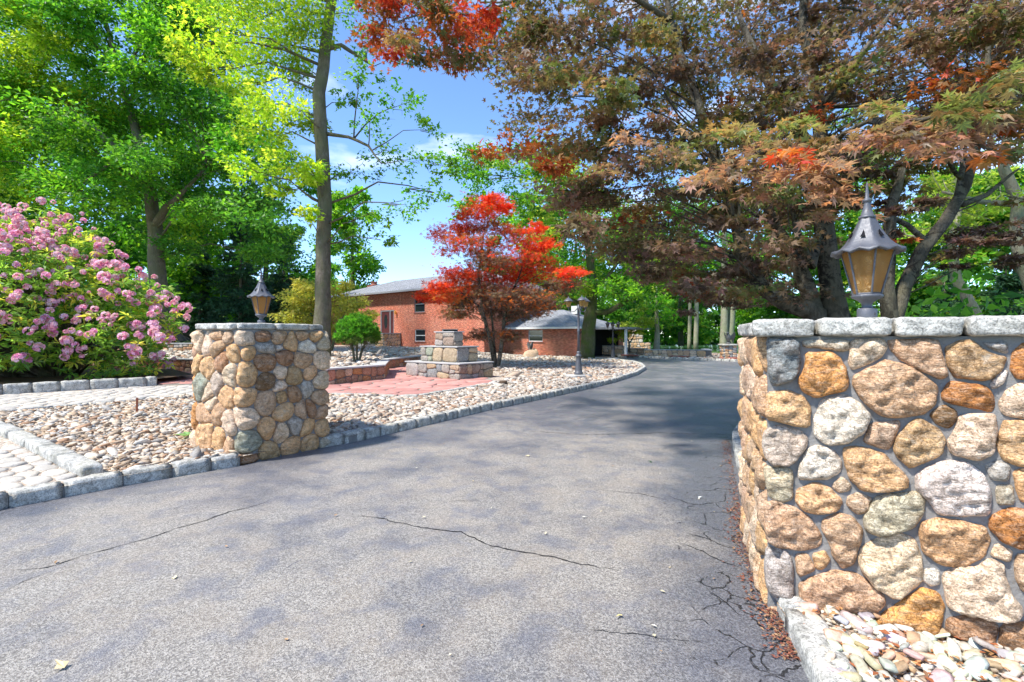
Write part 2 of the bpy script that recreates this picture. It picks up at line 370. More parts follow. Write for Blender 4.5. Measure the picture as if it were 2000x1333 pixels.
M['pebble'] = t.pbr(c, .7, t.bump(t.noise(v, 70, 3), .004, .6), .3)
t = NT('river_stone'); v = world_vec(t); c = t.mix(1, t.objcol(), t.ramp(t.noise(v, 38, 5, .65, .5), (.3, .6), (.7, 1.15)), 'MULTIPLY')
M['river_stone'] = t.pbr(c, .72, t.bump(t.noise(v, 60, 4), .006, .7), .3)
t = NT('cobble'); v = world_vec(t); c = t.mix(t.noise(v, 6, 5), (.40, .36, .30), (.63, .60, .54)); c = t.mix(1, c, t.mix(t.rnd(), (.78, .78, .8), (1.05, 1.02, .97)), 'MULTIPLY')
c = t.mix(1, c, t.ramp(t.noise(v, 60, 4, .7), (.3, .7), (.6, 1.05)), 'MULTIPLY')
M['cobble'] = t.pbr(c, .8, t.bump(t.noise(v, 40, 5), .008, .8), .3)
t = NT('flagstone'); v = world_vec(t); c = t.mix(t.noise(v, 3, 5), (.38, .15, .12), (.55, .31, .265)); c = t.mix(1, c, t.mix(t.rnd(), (.78, .75, .75), (1.15, 1.12, 1.12)), 'MULTIPLY')
M['flagstone'] = t.pbr(c, .8, t.bump(t.noise(v, 25, 5), .006, .7), .3)
t = NT('joint_sand'); v = world_vec(t); M['sand'] = t.pbr(t.mix(t.noise(v, 12, 5), (.22, .2, .17), (.36, .33, .28)), .95, t.bump(t.noise(v, 120, 3), .005, .8), .1)
t = NT('ground'); v = world_vec(t)
c = t.mix(t.ramp(t.noise(v, .25, 4), (.35, 0), (.65, 1)), (.055, .10, .022), (.09, .17, .035)); c = t.mix(1, c, t.ramp(t.noise(v, 30, 4, .7), (.3, .6), (.7, 1.25)), 'MULTIPLY')
M['ground'] = t.pbr(c, .95, t.bump(t.noise(v, 40, 4), .05, 1), .1)
t = NT('soil'); v = world_vec(t); M['soil'] = t.pbr(t.mix(t.noise(v, 9, 5), (.06, .04, .026), (.15, .105, .07)), .95, t.bump(t.noise(v, 50, 4), .02, 1), .1)
t = NT('lake_water'); v = world_vec(t)
M['water'] = t.pbr((.05, .12, .045), .12, t.bump(t.noise(t.n('ShaderNodeMapping', {'Vector': v, 'Scale': (.4, 1.4, 1)}).outputs[0], 2.2, 3), .03, .5), .5)
def m_bark(name, a, b, moss=None, patch=None):
    t = NT(name); v = world_vec(t); sv = t.n('ShaderNodeMapping', {'Vector': v, 'Scale': (1, 1, .22)}).outputs[0]
    n_ = t.math('ADD', t.math('MULTIPLY', t.noise(sv, 34, 6, .7, .6), .5), t.math('MULTIPLY', t.noise(sv, 11, 6, .75, 1.0), .5)); c = t.mix(t.ramp(n_, (.36, 0), (.62, 1)), a, b); c = t.mix(1, c, t.ramp(t.noise(v, 3.0, 5, .65), (.3, .6), (.7, 1.35)), 'MULTIPLY')
    if moss: c = t.mix(t.ramp(t.noise(v, 2.2, 4), (.35, 0), (.62, .85)), c, moss)
    if patch: c = t.mix(t.math('MULTIPLY', t.ramp(t.noise(v, 7, 6, .75, .8), (.47, 0), (.56, .92)), t.ramp(t.noise(v, 1.7, 2), (.35, .35), (.55, 1))), c, patch)
    return t.pbr(c, .92, t.bump(t.math('ADD', n_, t.math('MULTIPLY', t.noise(v, 7, 4), .4)), .06, 1), .15)
M['bark'] = m_bark('bark', (.07, .055, .04), (.24, .20, .155), (.13, .13, .07))
M['bark_moss'] = m_bark('mossy_bark', (.07, .06, .035), (.16, .15, .09), (.085, .12, .025))
M['bark_maple'] = m_bark('maple_bark', (.085, .07, .052), (.23, .195, .15), (.13, .12, .075), (.022, .018, .014))
M['bark_pale'] = m_bark('pale_bark', (.2, .17, .12), (.38, .35, .26), (.25, .26, .15))
def m_leaf(name, src='attr', tr=.52, boost=2.0, rough=.45, spec=.35):
    t = NT(name); c = t.attr() if src == 'attr' else t.objcol()
    c = t.mix(1, c, t.mix(t.rnd(), (.92, .95, .92), (1.08, 1.05, 1.08)), 'MULTIPLY')
    b = t.n('ShaderNodeBsdfPrincipled', {'Base Color': c, 'Roughness': rough, 'Specular IOR Level': spec})
    x = t.n('ShaderNodeBsdfTranslucent', {'Color': t.mix(1, c, (boost, boost, boost*.6), 'MULTIPLY')})
    s = t.n('ShaderNodeMixShader', {0: tr}); t.t.links.new(b.outputs[0], s.inputs[1]); t.t.links.new(x.outputs[0], s.inputs[2]); t.t.links.new(s.outputs[0], t.out.inputs[0])
    return t.m
M['leaf'] = m_leaf('leaf'); M['leaf_obj'] = m_leaf('leaf_single', 'obj', .35, 1.4); M['needle'] = m_leaf('needle', 'attr', .2, 1.3, .6)
M['leaf_bronze'] = m_leaf('bronze_leaf', 'attr', .36, 1.35, .5, .3)
M['petal'] = m_leaf('petal', 'attr', .35, 1.2, .6, .2)
t = NT('iron'); v = world_vec(t); wn_ = t.noise(v, 38, 6, .7, .5)
c = t.mix(t.noise(v, 14, 5), (.07, .072, .083), (.125, .128, .142)); c = t.mix(t.ramp(wn_, (.6, 0), (.68, .8)), c, (.19, .19, .195)); c = t.mix(t.ramp(t.noise(v, 60, 5, .7), (.63, 0), (.7, .7)), c, (.12, .06, .03))
M['iron'] = t.pbr(c, t.ramp(wn_, (.3, .38), (.7, .62)), t.bump(t.noise(v, 110, 4), .002, .7), .5, .2)
t = NT('dark_iron'); v = world_vec(t); M['dark_iron'] = t.pbr(t.mix(t.noise(v, 25, 4), (.03, .03, .033), (.07, .07, .075)), .5, None, .5)
t = NT('amber_glass'); v = t.coord()
sw = t.math('SINE', t.math('MULTIPLY', t.vor(v, 19), 60)); 
st_ = t.ramp(t.math('ABSOLUTE', sw), (.0, 1), (.22, 0)); gc = t.mix(t.math('MULTIPLY', st_, .55), (.72, .53, .24), (.92, .80, .54))
b = t.n('ShaderNodeBsdfPrincipled', {'Base Color': gc, 'Roughness': .25, 'Specular IOR Level': .5, 'Normal': t.bump(sw, .004, .8)})
x = t.n('ShaderNodeBsdfTranslucent', {'Color': t.mix(1, gc, (1.3, 1.3, 1.2), 'MULTIPLY')}); s = t.n('ShaderNodeMixShader', {0: .55}); t.t.links.new(b.outputs[0], s.inputs[1]); t.t.links.new(x.outputs[0], s.inputs[2])
tr = t.n('ShaderNodeBsdfTransparent', {'Color': (.9, .68, .32)}); s2 = t.n('ShaderNodeMixShader', {0: .42}); t.t.links.new(s.outputs[0], s2.inputs[1]); t.t.links.new(tr.outputs[0], s2.inputs[2]); t.t.links.new(s2.outputs[0], t.out.inputs[0])
M['amber'] = t.m
t = NT('candle'); M['candle'] = t.pbr((.8, .45, .08), .5)
t = NT('brick'); v = t.coord('UV'); bt = t.n('ShaderNodeTexBrick', {'Vector': v, 'Color1': (.42, .065, .032), 'Color2': (.58, .16, .07), 'Mortar': (.46, .34, .27), 'Scale': 1.0, 'Mortar Size': .012, 'Brick Width': .21, 'Row Height': .075, 'Bias': -.1})
c = t.mix(t.ramp(t.noise(v, .5, 5, .7), (.35, 0), (.7, .55)), bt.outputs['Color'], (.52, .11, .05))
c = t.mix(1, c, t.ramp(t.noise(t.n('ShaderNodeMapping', {'Vector': v, 'Scale': (4.8, 13.3, 1)}).outputs[0], 1.0, 2), (.3, .5), (.7, 1.45)), 'MULTIPLY')
M['brick'] = t.pbr(c, .9, t.bump(bt.outputs['Fac'], .006, -1), .2)
t = NT('shingles'); v = t.coord('UV'); bt = t.n('ShaderNodeTexBrick', {'Vector': v, 'Color1': (.20, .207, .225), 'Color2': (.30, .31, .33), 'Mortar': (.09, .09, .10), 'Scale': 1.0, 'Mortar Size': .01, 'Brick Width': .3, 'Row Height': .14})
M['shingles'] = t.pbr(t.mix(1, bt.outputs['Color'], t.ramp(t.noise(v, 8, 5), (.3, .8), (.7, 1.15)), 'MULTIPLY'), .9, None, .2)
def plain(name, c, rough=.6, spec=.4, var=.15, metal=0):
    t = NT(name); v = world_vec(t); d = tuple(a*(1-var) for a in c); e = tuple(min(1, a*(1+var)) for a in c)
    return t.pbr(t.mix(t.noise(v, 4, 4), d, e), rough, None, spec, metal)
M['white_trim'] = plain('white_trim', (.62, .62, .62)); M['grey_trim'] = plain('grey_trim', (.25, .25, .27)); M['door'] = plain('door_wood', (.09, .028, .03), .4)
M['pane'] = plain('window_pane', (.02, .025, .03), .06, .6); M['dark'] = plain('dark_interior', (.012, .012, .014), .8, .1)
M['rust'] = plain('rusty_iron', (.22, .07, .035), .8); M['bronze'] = plain('bronze', (.07, .072, .07), .45, .5)
M['concrete'] = plain('concrete', (.42, .41, .39), .9, .2); M['shed'] = plain('shed_wood', (.035, .037, .035), .8, .2); M['log'] = plain('log_wood', (.09, .06, .04), .9, .2)
M['redslab'] = plain('red_slab', (.30, .12, .09), .85, .2)
t = NT('litter'); M['litter'] = t.pbr(t.attr(), .8, None, .2)
#SETTING
# ================================================================ the setting
STONE = dict(cream=(.64, .475, .325), gold=(.58, .345, .165), orange=(.55, .26, .08), tan=(.48, .305, .18), brown=(.30, .16, .08), white=(.66, .585, .49), slate=(.17, .20, .215), sage=(.45, .385, .27), pink=(.48, .32, .21), mauve=(.44, .355, .29), rust=(.42, .17, .05), olive=(.41, .265, .125), dark=(.17, .095, .042), grey=(.38, .355, .315), stepgrey=(.26, .245, .225), steptan=(.36, .27, .17), stepbrown=(.24, .18, .135), red=(.34, .155, .09), green=(.22, .25, .19))
def scol(k, j=.12):
    c = STONE[k]; f = 1.1+random.uniform(-j, j); return (min(.9, c[0]*f*(1+random.uniform(-.04, .04))), c[1]*f, c[2]*f*(1+random.uniform(-.06, .06)))
# ground: one sheet to the horizon, with the hollow of the lake
def lake(x, y): return smooth(1.4-math.hypot((x-34)/30, (y-72)/22))
ax = np.sinh(np.linspace(-4.6, 4.6, 150))*8
ay = np.sinh(np.linspace(-3.2, 4.8, 150))*7
V = [(x, y, H(x, y)-.05-1.3*lake(x, y)+.02*noise.noise(Vector((x*.3, y*.3, 0)))) for y in ay for x in ax]
T = [(j*150+i, j*150+i+1, (j+1)*150+i+1, (j+1)*150+i) for j in range(149) for i in range(149)]
tag(link('ground', mesh_np('ground', V, T, M['ground'], None, True)), kind='structure')
lk = [(34+31*math.cos(a), 72+23*math.sin(a)) for a in np.linspace(0, 2*math.pi, 40, endpoint=False)]
tag(link('lake', sheet(lk, lambda x, y: -.45, 4, 'lake', M['water'])), kind='structure')

# driveway, flat
KL = [G(-500, 1110), G(0, 996), G(240, 950), G(470, 910), (-2.72, 5.88), (-2.33, 6.36), G(690, 865), G(760, 848), G(850, 827), G(950, 803), G(1050, 782), G(1130, 765), G(1200, 748), G(1245, 733), G(1262, 722)]
KL2 = KL+[(6.25, 23.2), (6.35, 25.2), (5.9, 27.0), (5.0, 28.6), (4.2, 29.6), (3.2, 30.6)]
KR = [(1.83, 3.75), (2.1, 4.4), (2.55, 5.5), (3.05, 6.7), (3.75, 7.9), (5.6, 11), (9.4, 18), (13.6, 25.2)]
KRn = [(-.3, -1.2), (.75, .95), (1.27, 2.0), (1.37, 2.5)]
FAR = [(13.6, 25.6), (12.5, 26.3), (9.7, 29.2), (7.1, 32.2), (6.4, 35)]
dr = [(-22, -12), (2, -12)]+KRn+[(1.40, 2.58), (1.78, 3.68)]+KR+FAR+[(7.5, 44), (5.0, 40), (4.0, 33)]+KL2[::-1]+[(-14, -4.5)]
driveway = tag(link('driveway', sheet(dr, lambda x, y: 0.0, .45, 'driveway', M['asphalt'])), kind='structure')
me = driveway.data; at = me.attributes.new('wear', 'FLOAT', 'POINT')
kr = np.array([(1.27, 2.0), (1.4, 2.58), (1.78, 3.68)]+KR); wl = []
for v in me.vertices:
    d = min(np.hypot(kr[:, 0]-v.co.x, kr[:, 1]-v.co.y)); dl = min(math.hypot(a-v.co.x, b-v.co.y) for a, b in KL[:8])
    wl.append(max(1-d/.95, .55*(1-dl/.9), .45*smooth((v.co.y-4)/6), 0))
at.data.foreach_set('value', wl)
# open cracks in the asphalt, thin slits laid on the sheet
def crack(pts, wd, seed):
    rnd = random.Random(seed); mb = MB(); P = [Vector((*G(*p), 0)) for p in pts]; q = []
    for a, b in zip(P, P[1:]):
        k = max(2, int((b-a).length/.035))
        for j in range(k): q.append(a.lerp(b, j/k))
    q.append(P[-1]); n_ = len(q); L_ = []; R_ = []
    for i, p in enumerate(q):
        t_ = (q[min(i+1, n_-1)]-q[max(0, i-1)]).normalized(); s = Vector((-t_.y, t_.x, 0)); e = min(1, i/6, (n_-1-i)/8)
        p = p+s*(.03*noise.noise(Vector((i*.18, seed, 0)))+.014*noise.noise(Vector((i*.6, seed, 5)))+rnd.uniform(-.005, .005)); ww = wd*.95*e*rnd.uniform(.3, 1.3)
        L_.append(p+s*ww); R_.append(p-s*ww)
    vs = [Vector((p.x, p.y, .0035)) for p in L_+R_]
    mb.add(vs, [(i, i+1, n_+i+1, n_+i) for i in range(n_-1)]); me = mb.mesh('crack', M['crack'])
    if me.polygons[0].normal.z < 0: me.flip_normals()
    link('crack', me, None, driveway)
for i, (pts, wd) in enumerate([([(680, 1010), (750, 1012), (765, 1020), (840, 1034), (900, 1040), (960, 1068), (1050, 1084), (1150, 1104), (1215, 1118)], .006), ([(745, 1018), (752, 1008), (768, 1004)], .005), ([(1300, 968), (1345, 984), (1400, 990)], .006), ([(1335, 1040), (1385, 1055), (1440, 1075)], .009), ([(1330, 1062), (1400, 1092), (1470, 1120)], .008), ([(1310, 980), (1250, 965), (1150, 955)], .004),
        ([(0, 1118), (90, 1110), (185, 1080), (290, 1052), (420, 1010), (540, 975)], .005), ([(160, 1052), (190, 1047)], .006), ([(1020, 842), (1150, 850), (1290, 846), (1440, 850)], .006), ([(330, 1000), (350, 990), (380, 984)], .005), ([(1380, 1150), (1420, 1180), (1460, 1215)], .008), ([(860, 982), (930, 978), (960, 975)], .004), ([(1380, 930), (1440, 940)], .007), ([(0, 1160), (60, 1130), (120, 1112)], .006), ([(1120, 1230), (1250, 1242), (1400, 1262)], .003)]): crack(pts, wd, i+1)

# beds
HB = lambda x, y: H(x, y)+.10
bed = KL2+[(1.5, 31.4), (-1, 33), (-3, 35), (-9, 40), (-17, 46), (-24, 42), (-26, 20), (-20, 5), (-12, -1)]
gravel = tag(link('gravel_bed', sheet(bed, HB, .7, 'gravel_bed', M['gravel_ground'])), kind='structure')
bedr = KRn[1:]+[(1.45, 2.6), (1.9, 2.33), (2.6, 1.95), (3.6, 1.45), (4, 0), (2, -1)]
gravel2 = tag(link('gravel_bed', sheet(bedr, lambda x, y: .065, .4, 'gravel_bed', M['gravel_ground'])), kind='structure')
bank = FAR+[(9.5, 39), (15, 36), (19, 30), (16.5, 25)]
gravel3 = tag(link('gravel_bed', sheet(bank, lambda x, y: .09, 1, 'gravel_bed', M['gravel_ground'])), kind='structure')
side = KR+[(16, 24), (20, 15), (12, 5), (5, 3.2), (2.6, 3.2)]
tag(link('planting_bed', sheet(side, lambda x, y: .07+.05*noise.noise(Vector((x, y, 3))), .6, 'planting_bed', M['soil'])), kind='structure')

# kerbs of granite blocks
kerb_var = [block_mesh('kerb_stone', 1, .15, .25, M['granite'], 5, .02, .007, i) for i in range(5)]
def run(pts, L0, gap, jit=.2):
    """walks a line and gives (mid point, angle, length) of each block"""
    P = [Vector(p[:2]) for p in pts]; seg = [(b-a).length for a, b in zip(P, P[1:])]; tot = sum(seg); out = []
    def pt(s):
        for a, b, l in zip(P, P[1:], seg):
            if s <= l: return a.lerp(b, s/max(l, 1e-9))
            s -= l
        return P[-1]
    s = 0
    while s < tot-.08:
        l = min(L0*random.uniform(1-jit, 1+jit), tot-s); a, b = pt(s), pt(s+l); d = b-a
        out.append(((a+b)/2, math.atan2(d.y, d.x), max(.05, d.length-gap))); s += l
    return out
def kerb(name, pts, L0, top, wd=.15, inset=.075, gap=.014, ht=.25, hf=H):
    root = tag(empty(name), kind='structure'); P = [Vector(p[:2]) for p in pts]; mb = MB(); n_ = len(P); o = []
    for i in range(n_):
        t_ = (P[min(i+1, n_-1)]-P[max(0, i-1)]).normalized(); s = Vector((-t_.y, t_.x)); o.append((P[i]+s*(inset-wd*.36), P[i]+s*(inset+wd*.36)))
    zt = lambda p: hf(p.x, p.y)+top-.035
    vs = [v for a, b in o for v in ((a.x, a.y, -.1), (a.x, a.y, zt(a)), (b.x, b.y, zt(b)), (b.x, b.y, -.1))]
    mb.add(vs, [(4*i+k, 4*i+k+1, 4*i+k+5, 4*i+k+4) for i in range(n_-1) for k in range(3)])
    mb.build('bedding', M['mortar'], root)
    P2 = [( (a.x+b.x)/2, (a.y+b.y)/2) for a, b in o]
    for p, an, l in run(P2, L0, gap):
        k = link('kerb_stone', random.choice(kerb_var), None, root); k.location = (p.x, p.y, hf(p.x, p.y)+top-ht+random.uniform(-.008, .006)); k.rotation_euler = (random.uniform(-.03, .03), 0, an+(math.pi if random.random() < .5 else 0)+random.uniform(-.015, .015)); k.scale = (l, wd/.15*random.uniform(.92, 1.08), ht/.25)
    return root
kerb('driveway_kerb', KL[:4], .42, .135)
kerb('driveway_kerb', [(-2.43, 6.24)]+KL2[5:], .34, .135)
kerb('driveway_kerb', [(1.80, 3.62)]+KR, .26, .12, inset=-.075)
kerb('driveway_kerb', KRn[1:]+[(1.385, 2.555)], .52, .11, inset=-.08, wd=.16)
kerb('driveway_kerb', FAR[:-1][::-1], .4, .12, inset=-.075)
S1, S2 = (-10.5, 9.05), G(182, 926, .12)
kerb('path_kerb', [S2, (-7.27, 6.86), S1], .75, .20, wd=.17, inset=0, gap=.006)
PK = [(-14.2, 8.3), (-11.7, 10.8), (-9.65, 12.75), (-9.5, 12.95)]
kerb('planter_kerb', PK, .52, .34, wd=.2, inset=.1, ht=.32)
EDGE = [(-9.1, 8.1), (-7.15, 10.75), (-4.2, 10.85), (-2.12, 10.42), (-.3, 13.75)]
kerb('patio_edging', EDGE[1:], .5, .155, wd=.13, inset=0, ht=.2)
kerb('path_edging', EDGE[:2], .5, .145, wd=.1, inset=0, ht=.2)
kerb('house_edging', [(-1.9, 32.4), (1.2, 31.0), (3.4, 29.6)], .45, .16, wd=.2, inset=0)

# paths of pale cobbles, patio of red flagstones
path1 = [(-4.15, 4.55), (-7.2, 6.72), (-10.4, 8.9), (-12.5, 7.5), (-9, 2.2), (-6.3, 1.9)]
path2 = [(-9.1, 8.2), (-7.2, 10.75), (-6.6, 11.2), (-8.3, 13.2), (-9.4, 12.8), (-11.6, 10.7), (-14, 8.1), (-11.5, 6.5)]
patio = [(-9.4, 13.0), (-8.3, 13.2), (-6.7, 11.1), (-4.2, 10.95), (-2.15, 10.55), (-.45, 13.7), (-1.0, 16.9), (-3.2, 19), (-4.0, 22.6), (-5.3, 20.2), (-5.6, 17.2), (-8, 17.6), (-13.5, 18), (-12.5, 15)]
def paved(name, poly, lift, sx, sy, ang, gap, mat, dome, piece, asp=1, jit=.25, maxn=300):
    base = tag(link(name, sheet(poly, lambda x, y: HB(x, y)+lift-.022, .5, name, M['sand'])), kind='structure')
    ca, sa = math.cos(ang), math.sin(ang); Q = [(x*ca+y*sa, -x*sa+y*ca) for x, y in poly]
    x0, x1 = min(a for a, b in Q), max(a for a, b in Q); y0, y1 = min(b for a, b in Q), max(b for a, b in Q)
    sd_ = jgrid(x0, x1, y0, y1, sx, sy, jit); cl = cells(sd_, x0, x1, y0, y1, gap, asp)
    items = []
    for c in cl:
        if not c: continue
        cx = sum(a for a, b in c)/len(c); cy_ = sum(b for a, b in c)/len(c); wx, wy = cx*ca-cy_*sa, cx*sa+cy_*ca
        if inpoly([(wx, wy)], poly)[0]: items.append((wy, wx, c))
    items.sort(key=lambda a: a[0]+.3*abs(a[1])); 
    rest = MB()
    for i, (wy, wx, c) in enumerate(items):
        z0 = HB(wx, wy)+lift; tx, ty = random.uniform(-.012, .012), random.uniform(-.012, .012); dz = random.uniform(-.006, .006)
        mp_ = lambda s, z, d: Vector((s*ca-z*sa, s*sa+z*ca, z0+d+dz-.02+tx*(s*ca-z*sa-wx)+ty*(s*sa+z*ca-wy)))
        me = stone_mesh(piece, c, mp_, .022+dome, mat, 12, ((1, .3), (.94, .85), (.6, 1.0)), .12, 1, 6, .01, i)
        if me.polygons[20].normal.z < 0: me.flip_normals()
        if i < maxn: link(piece, me, None, base)
    return base
paved('cobbled_path', path1, .0, .30, .17, math.atan2(2.2, -3.2), .016, M['cobble'], .012, 'cobble', 1.5)
paved('cobbled_path', path2, .0, .34, .24, math.atan2(2.5, 2.0), .018, M['cobble'], .012, 'cobble', 1.4)
paved('flagstone_patio', patio, .035, .72, .5, .35, .022, M['flagstone'], .0, 'flagstone', 1.4, .36)

# pebbles in the beds
PIL = [(-3.05, 5.45), (-2.41, 6.31), (-3.31, 6.95), (-4.0, 6.0)]
FNT = [(-3.47, 15.9), (-1.57, 14.4), (-.6, 15.6), (-2.5, 17.1)]
RWT = [(-9.3, 14.9), (-4.9, 12.85), (-3.85, 14.5), (-4.4, 17.2), (-4.9, 18.6), (-5.3, 22), (-9, 24), (-13, 20)]        # raised bed behind the red wall
ico = bmesh.new(); bmesh.ops.create_icosphere(ico, subdivisions=1, radius=1); IV = np.array([v.co[:] for v in ico.verts]); IT = np.array([[v.index for v in f.verts] for f in ico.faces]); ico.free()
def pebbles(name, poly, n, size, zf, pal, parent, excl=(), flat=.45, depth_grow=0.0, near=None, pile=.012):
    x0, y0 = np.min(poly, 0); x1, y1 = np.max(poly, 0); P = np.zeros((0, 2))
    while len(P) < n:
        q = rng.uniform((x0, y0), (x1, y1), (n*2, 2))
        if near: q = q[rng.random(len(q)) < np.clip((near/np.maximum(q[:, 1], .1))**1.6, 0, 1)]
        k = inpoly(q, poly)
        for e in excl: k &= ~inpoly(q, e)
        P = np.vstack([P, q[k]])
    P = P[:n]; s = size*rng.lognormal(0, .42, n)*(1+depth_grow*np.maximum(0, P[:, 1]-6))
    sx = s*rng.uniform(.9, 1.5, n); sy = s*rng.uniform(.6, 1.0, n); sz = s*flat*rng.uniform(.7, 1.3, n)
    yaw = rng.uniform(0, 6.283, n); ti = rng.normal(0, .28, n); tj = rng.normal(0, .28, n)
    B = IV[None]*(1+rng.uniform(-.2, .2, (n, len(IV), 1)))
    X, Y, Z = B[..., 0]*sx[:, None], B[..., 1]*sy[:, None], B[..., 2]*sz[:, None]
    Z = Z+X*np.sin(ti)[:, None]+Y*np.sin(tj)[:, None]; c, d = np.cos(yaw)[:, None], np.sin(yaw)[:, None]
    zz = np.array([zf(a, b) for a, b in P])+sz*.45+rng.uniform(0, pile, n)
    V = np.stack([X*c-Y*d+P[:, :1], X*d+Y*c+P[:, 1:], Z+zz[:, None]], -1).reshape(-1, 3)
    T = (IT[None]+(np.arange(n)*len(IV))[:, None, None]).reshape(-1, 3)
    pal = np.array(pal); col = pal[rng.integers(0, len(pal), n)]*rng.uniform(.75, 1.15, (n, 1)); col = np.repeat(np.clip(col, 0, .85), len(IT), 0)
    o = link(name, mesh_np(name, V, T, M['pebble'], col, True), None, parent); tag(o, kind='stuff'); return o
PAL = [(.62, .50, .37), (.68, .60, .49), (.52, .38, .25), (.70, .66, .58), (.45, .27, .16), (.58, .44, .30), (.40, .37, .33), (.66, .55, .42)]
PALW = [(.60, .51, .41), (.66, .59, .50), (.50, .38, .28), (.68, .62, .54), (.42, .27, .18), (.36, .32, .28), (.58, .49, .39)]
bed1 = [S2, KL[3], (-3.05, 5.45), (-2.3, 6.6), (-3.1, 10.8), (-7.15, 10.75), (-9.1, 8.1), (-7.27, 6.95)]
bed2 = KL[5:]+[(6.1, 23.2), (6.1, 25.2), (5.7, 26.8), (4.6, 28.4), (3.2, 30), (-1, 32), (-9, 38.5), (-13, 41), (-9.5, 30), (-5, 22), (-.5, 18), (-.2, 14), (-2.12, 10.4), (-4.2, 10.85), (-3.3, 7)]
inn = [(x-.14*(.75 if i else 0), y+.16) for i, (x, y) in enumerate(KL)]
pebbles('pebbles', bed1, 11000, .030, HB, PAL, gravel, [PIL, path1, path2], .36, .02)
pebbles('pebbles', [(x-.11, y+.13) if i < 10 else (x-.2, y) if i < 20 else (x, y) for i, (x, y) in enumerate(bed2)], 29000, .034, HB, PALW, gravel, [PIL, patio, FNT, RWT], .34, .022, near=10)
pebbles('pebbles', bank, 1500, .07, lambda x, y: .09, PALW, gravel3, (), .35)
# the raised bed behind the red wall, and the terrace beyond the rhododendron
HR = lambda x, y: H(x, y)+.5
rbed = tag(link('raised_gravel_bed', sheet([(-9.1, 14.9), (-4.98, 13.0), (-4.02, 14.5), (-4.55, 17.2), (-5.05, 18.6), (-5.5, 21.5), (-9, 23.5), (-12, 20)], HR, .7, 'raised_gravel_bed', M['gravel_ground'])), kind='structure')
pebbles('pebbles', [(-9.0, 15.1), (-5.05, 13.2), (-4.15, 14.5), (-4.65, 17.2), (-5.1, 18.6), (-5.6, 21.3), (-9, 23), (-11.5, 20)], 3500, .06, HR, PALW, rbed, (), .4)
terr = [(-17, 17.3), (-8.6, 17.75), (-8.6, 22.4), (-17, 23)]
tb = tag(link('raised_gravel_bed', sheet(terr, HR, .9, 'raised_gravel_bed', M['gravel_ground'])), kind='structure')
pebbles('pebbles', terr, 1800, .075, HR, PALW, tb, (), .4)
# the coarse stones at the foot of the near wall: each one its own
svar = []
for i in range(7):
    bm = bmesh.new(); bmesh.ops.create_icosphere(bm, subdivisions=2, radius=1); sx, sy, sz = random.uniform(.95, 1.35), random.uniform(.6, .85), random.uniform(.32, .5)
    for v in bm.verts:
        p = v.co.copy(); d_ = 1+.38*noise.noise(p*1.3+Vector((i*3, 0, 0)))+.12*noise.noise(p*2.6+Vector((0, i*5, 0)))
        q = p*d_; q = Vector((max(-.8, min(.78, q.x+.25*q.y)), max(-.7, min(.66, q.y-.2*q.x)), max(-.6, min(.62, q.z+.2*q.x)))); v.co = Vector((q.x*sx, q.y*sy, q.z*sz))
    me = bpy.data.meshes.new('river_stone'); bm.to_mesh(me); bm.free(); me.materials.append(M['river_stone']); me.polygons.foreach_set('use_smooth', [True]*len(me.polygons)); svar.append(me)
cand = []
bsm = [(1.0, 1.35), (1.30, 2.0), (1.44, 2.53), (1.9, 2.28), (2.6, 1.88), (3.3, 1.5), (2.9, .9)]
while len(cand) < 290:
    x, y = random.uniform(.9, 3), random.uniform(1.1, 2.6)
    if not inpoly([(x, y)], bsm)[0] or x < y*.62 and y < 2.1 and False: continue
    if x*-0.0 + y < 1.35+.0*x: continue
    cand.append((x, y))
PS = [(.70, .63, .52), (.60, .55, .48), (.72, .67, .58), (.56, .44, .30), (.42, .40, .37), (.62, .52, .38), (.66, .58, .46), (.48, .31, .17)]
for i, (x, y) in enumerate(cand):
    s = random.uniform(.026, .05) if i > 90 else random.uniform(.048, .072)
    o = link('river_stone', random.choice(svar), None, gravel2, color=tuple(c*random.uniform(.8, 1.08) for c in random.choice(PS)))
    o.location = (x, y, .065+s*.28+(random.uniform(.0, .03) if i > 90 else 0)); o.scale = (s, s, s); o.rotation_euler = (random.gauss(0, .3), random.gauss(0, .3), random.uniform(0, 6.3))
pebbles('pebbles', bsm, 1300, .015, lambda x, y: .067, PS, gravel2, (), .5, 0, None, .01)
# ================================================================ gate walls of fieldstone
def ray_plane(px, py, P0, u, n, off):
    rx, rz = (px-1000)/F, (HZ-py)/F
    t = (P0[0]*n[0]+P0[1]*n[1]+off)/(rx*n[0]+n[1]); x, y = t*rx-P0[0], t-P0[1]
    return x*u[0]+y*u[1], CH+t*rz
gw = tag(empty('gate_wall', (1.356, 2.56, 0)), 'tan and orange fieldstone gate wall filling the right foreground, capped with grey granite blocks', 'wall', 'fieldstone gate walls')
P0 = (1.356, 2.56); U = (.88, -.475); N = (-.475, -.88)
def loc(p, z=0): return (p[0]-P0[0], p[1]-P0[1], z)
U3, N3 = Vector((*U, 0)), Vector((*N, 0)); us = Vector((.337, .9415, 0)); ns = Vector((-.9415, .337, 0))
E = U3*3.2; Q = us*1.12
foot = [(0, 0), E[:2], (E-N3*.46)[:2], (us*.62-ns*.46)[:2], (Q-ns*.46)[:2], Q[:2]]
MB().prism(foot[::-1] if False else foot, -.05, 1.445).build('mortar_core', M['mortar'], gw)
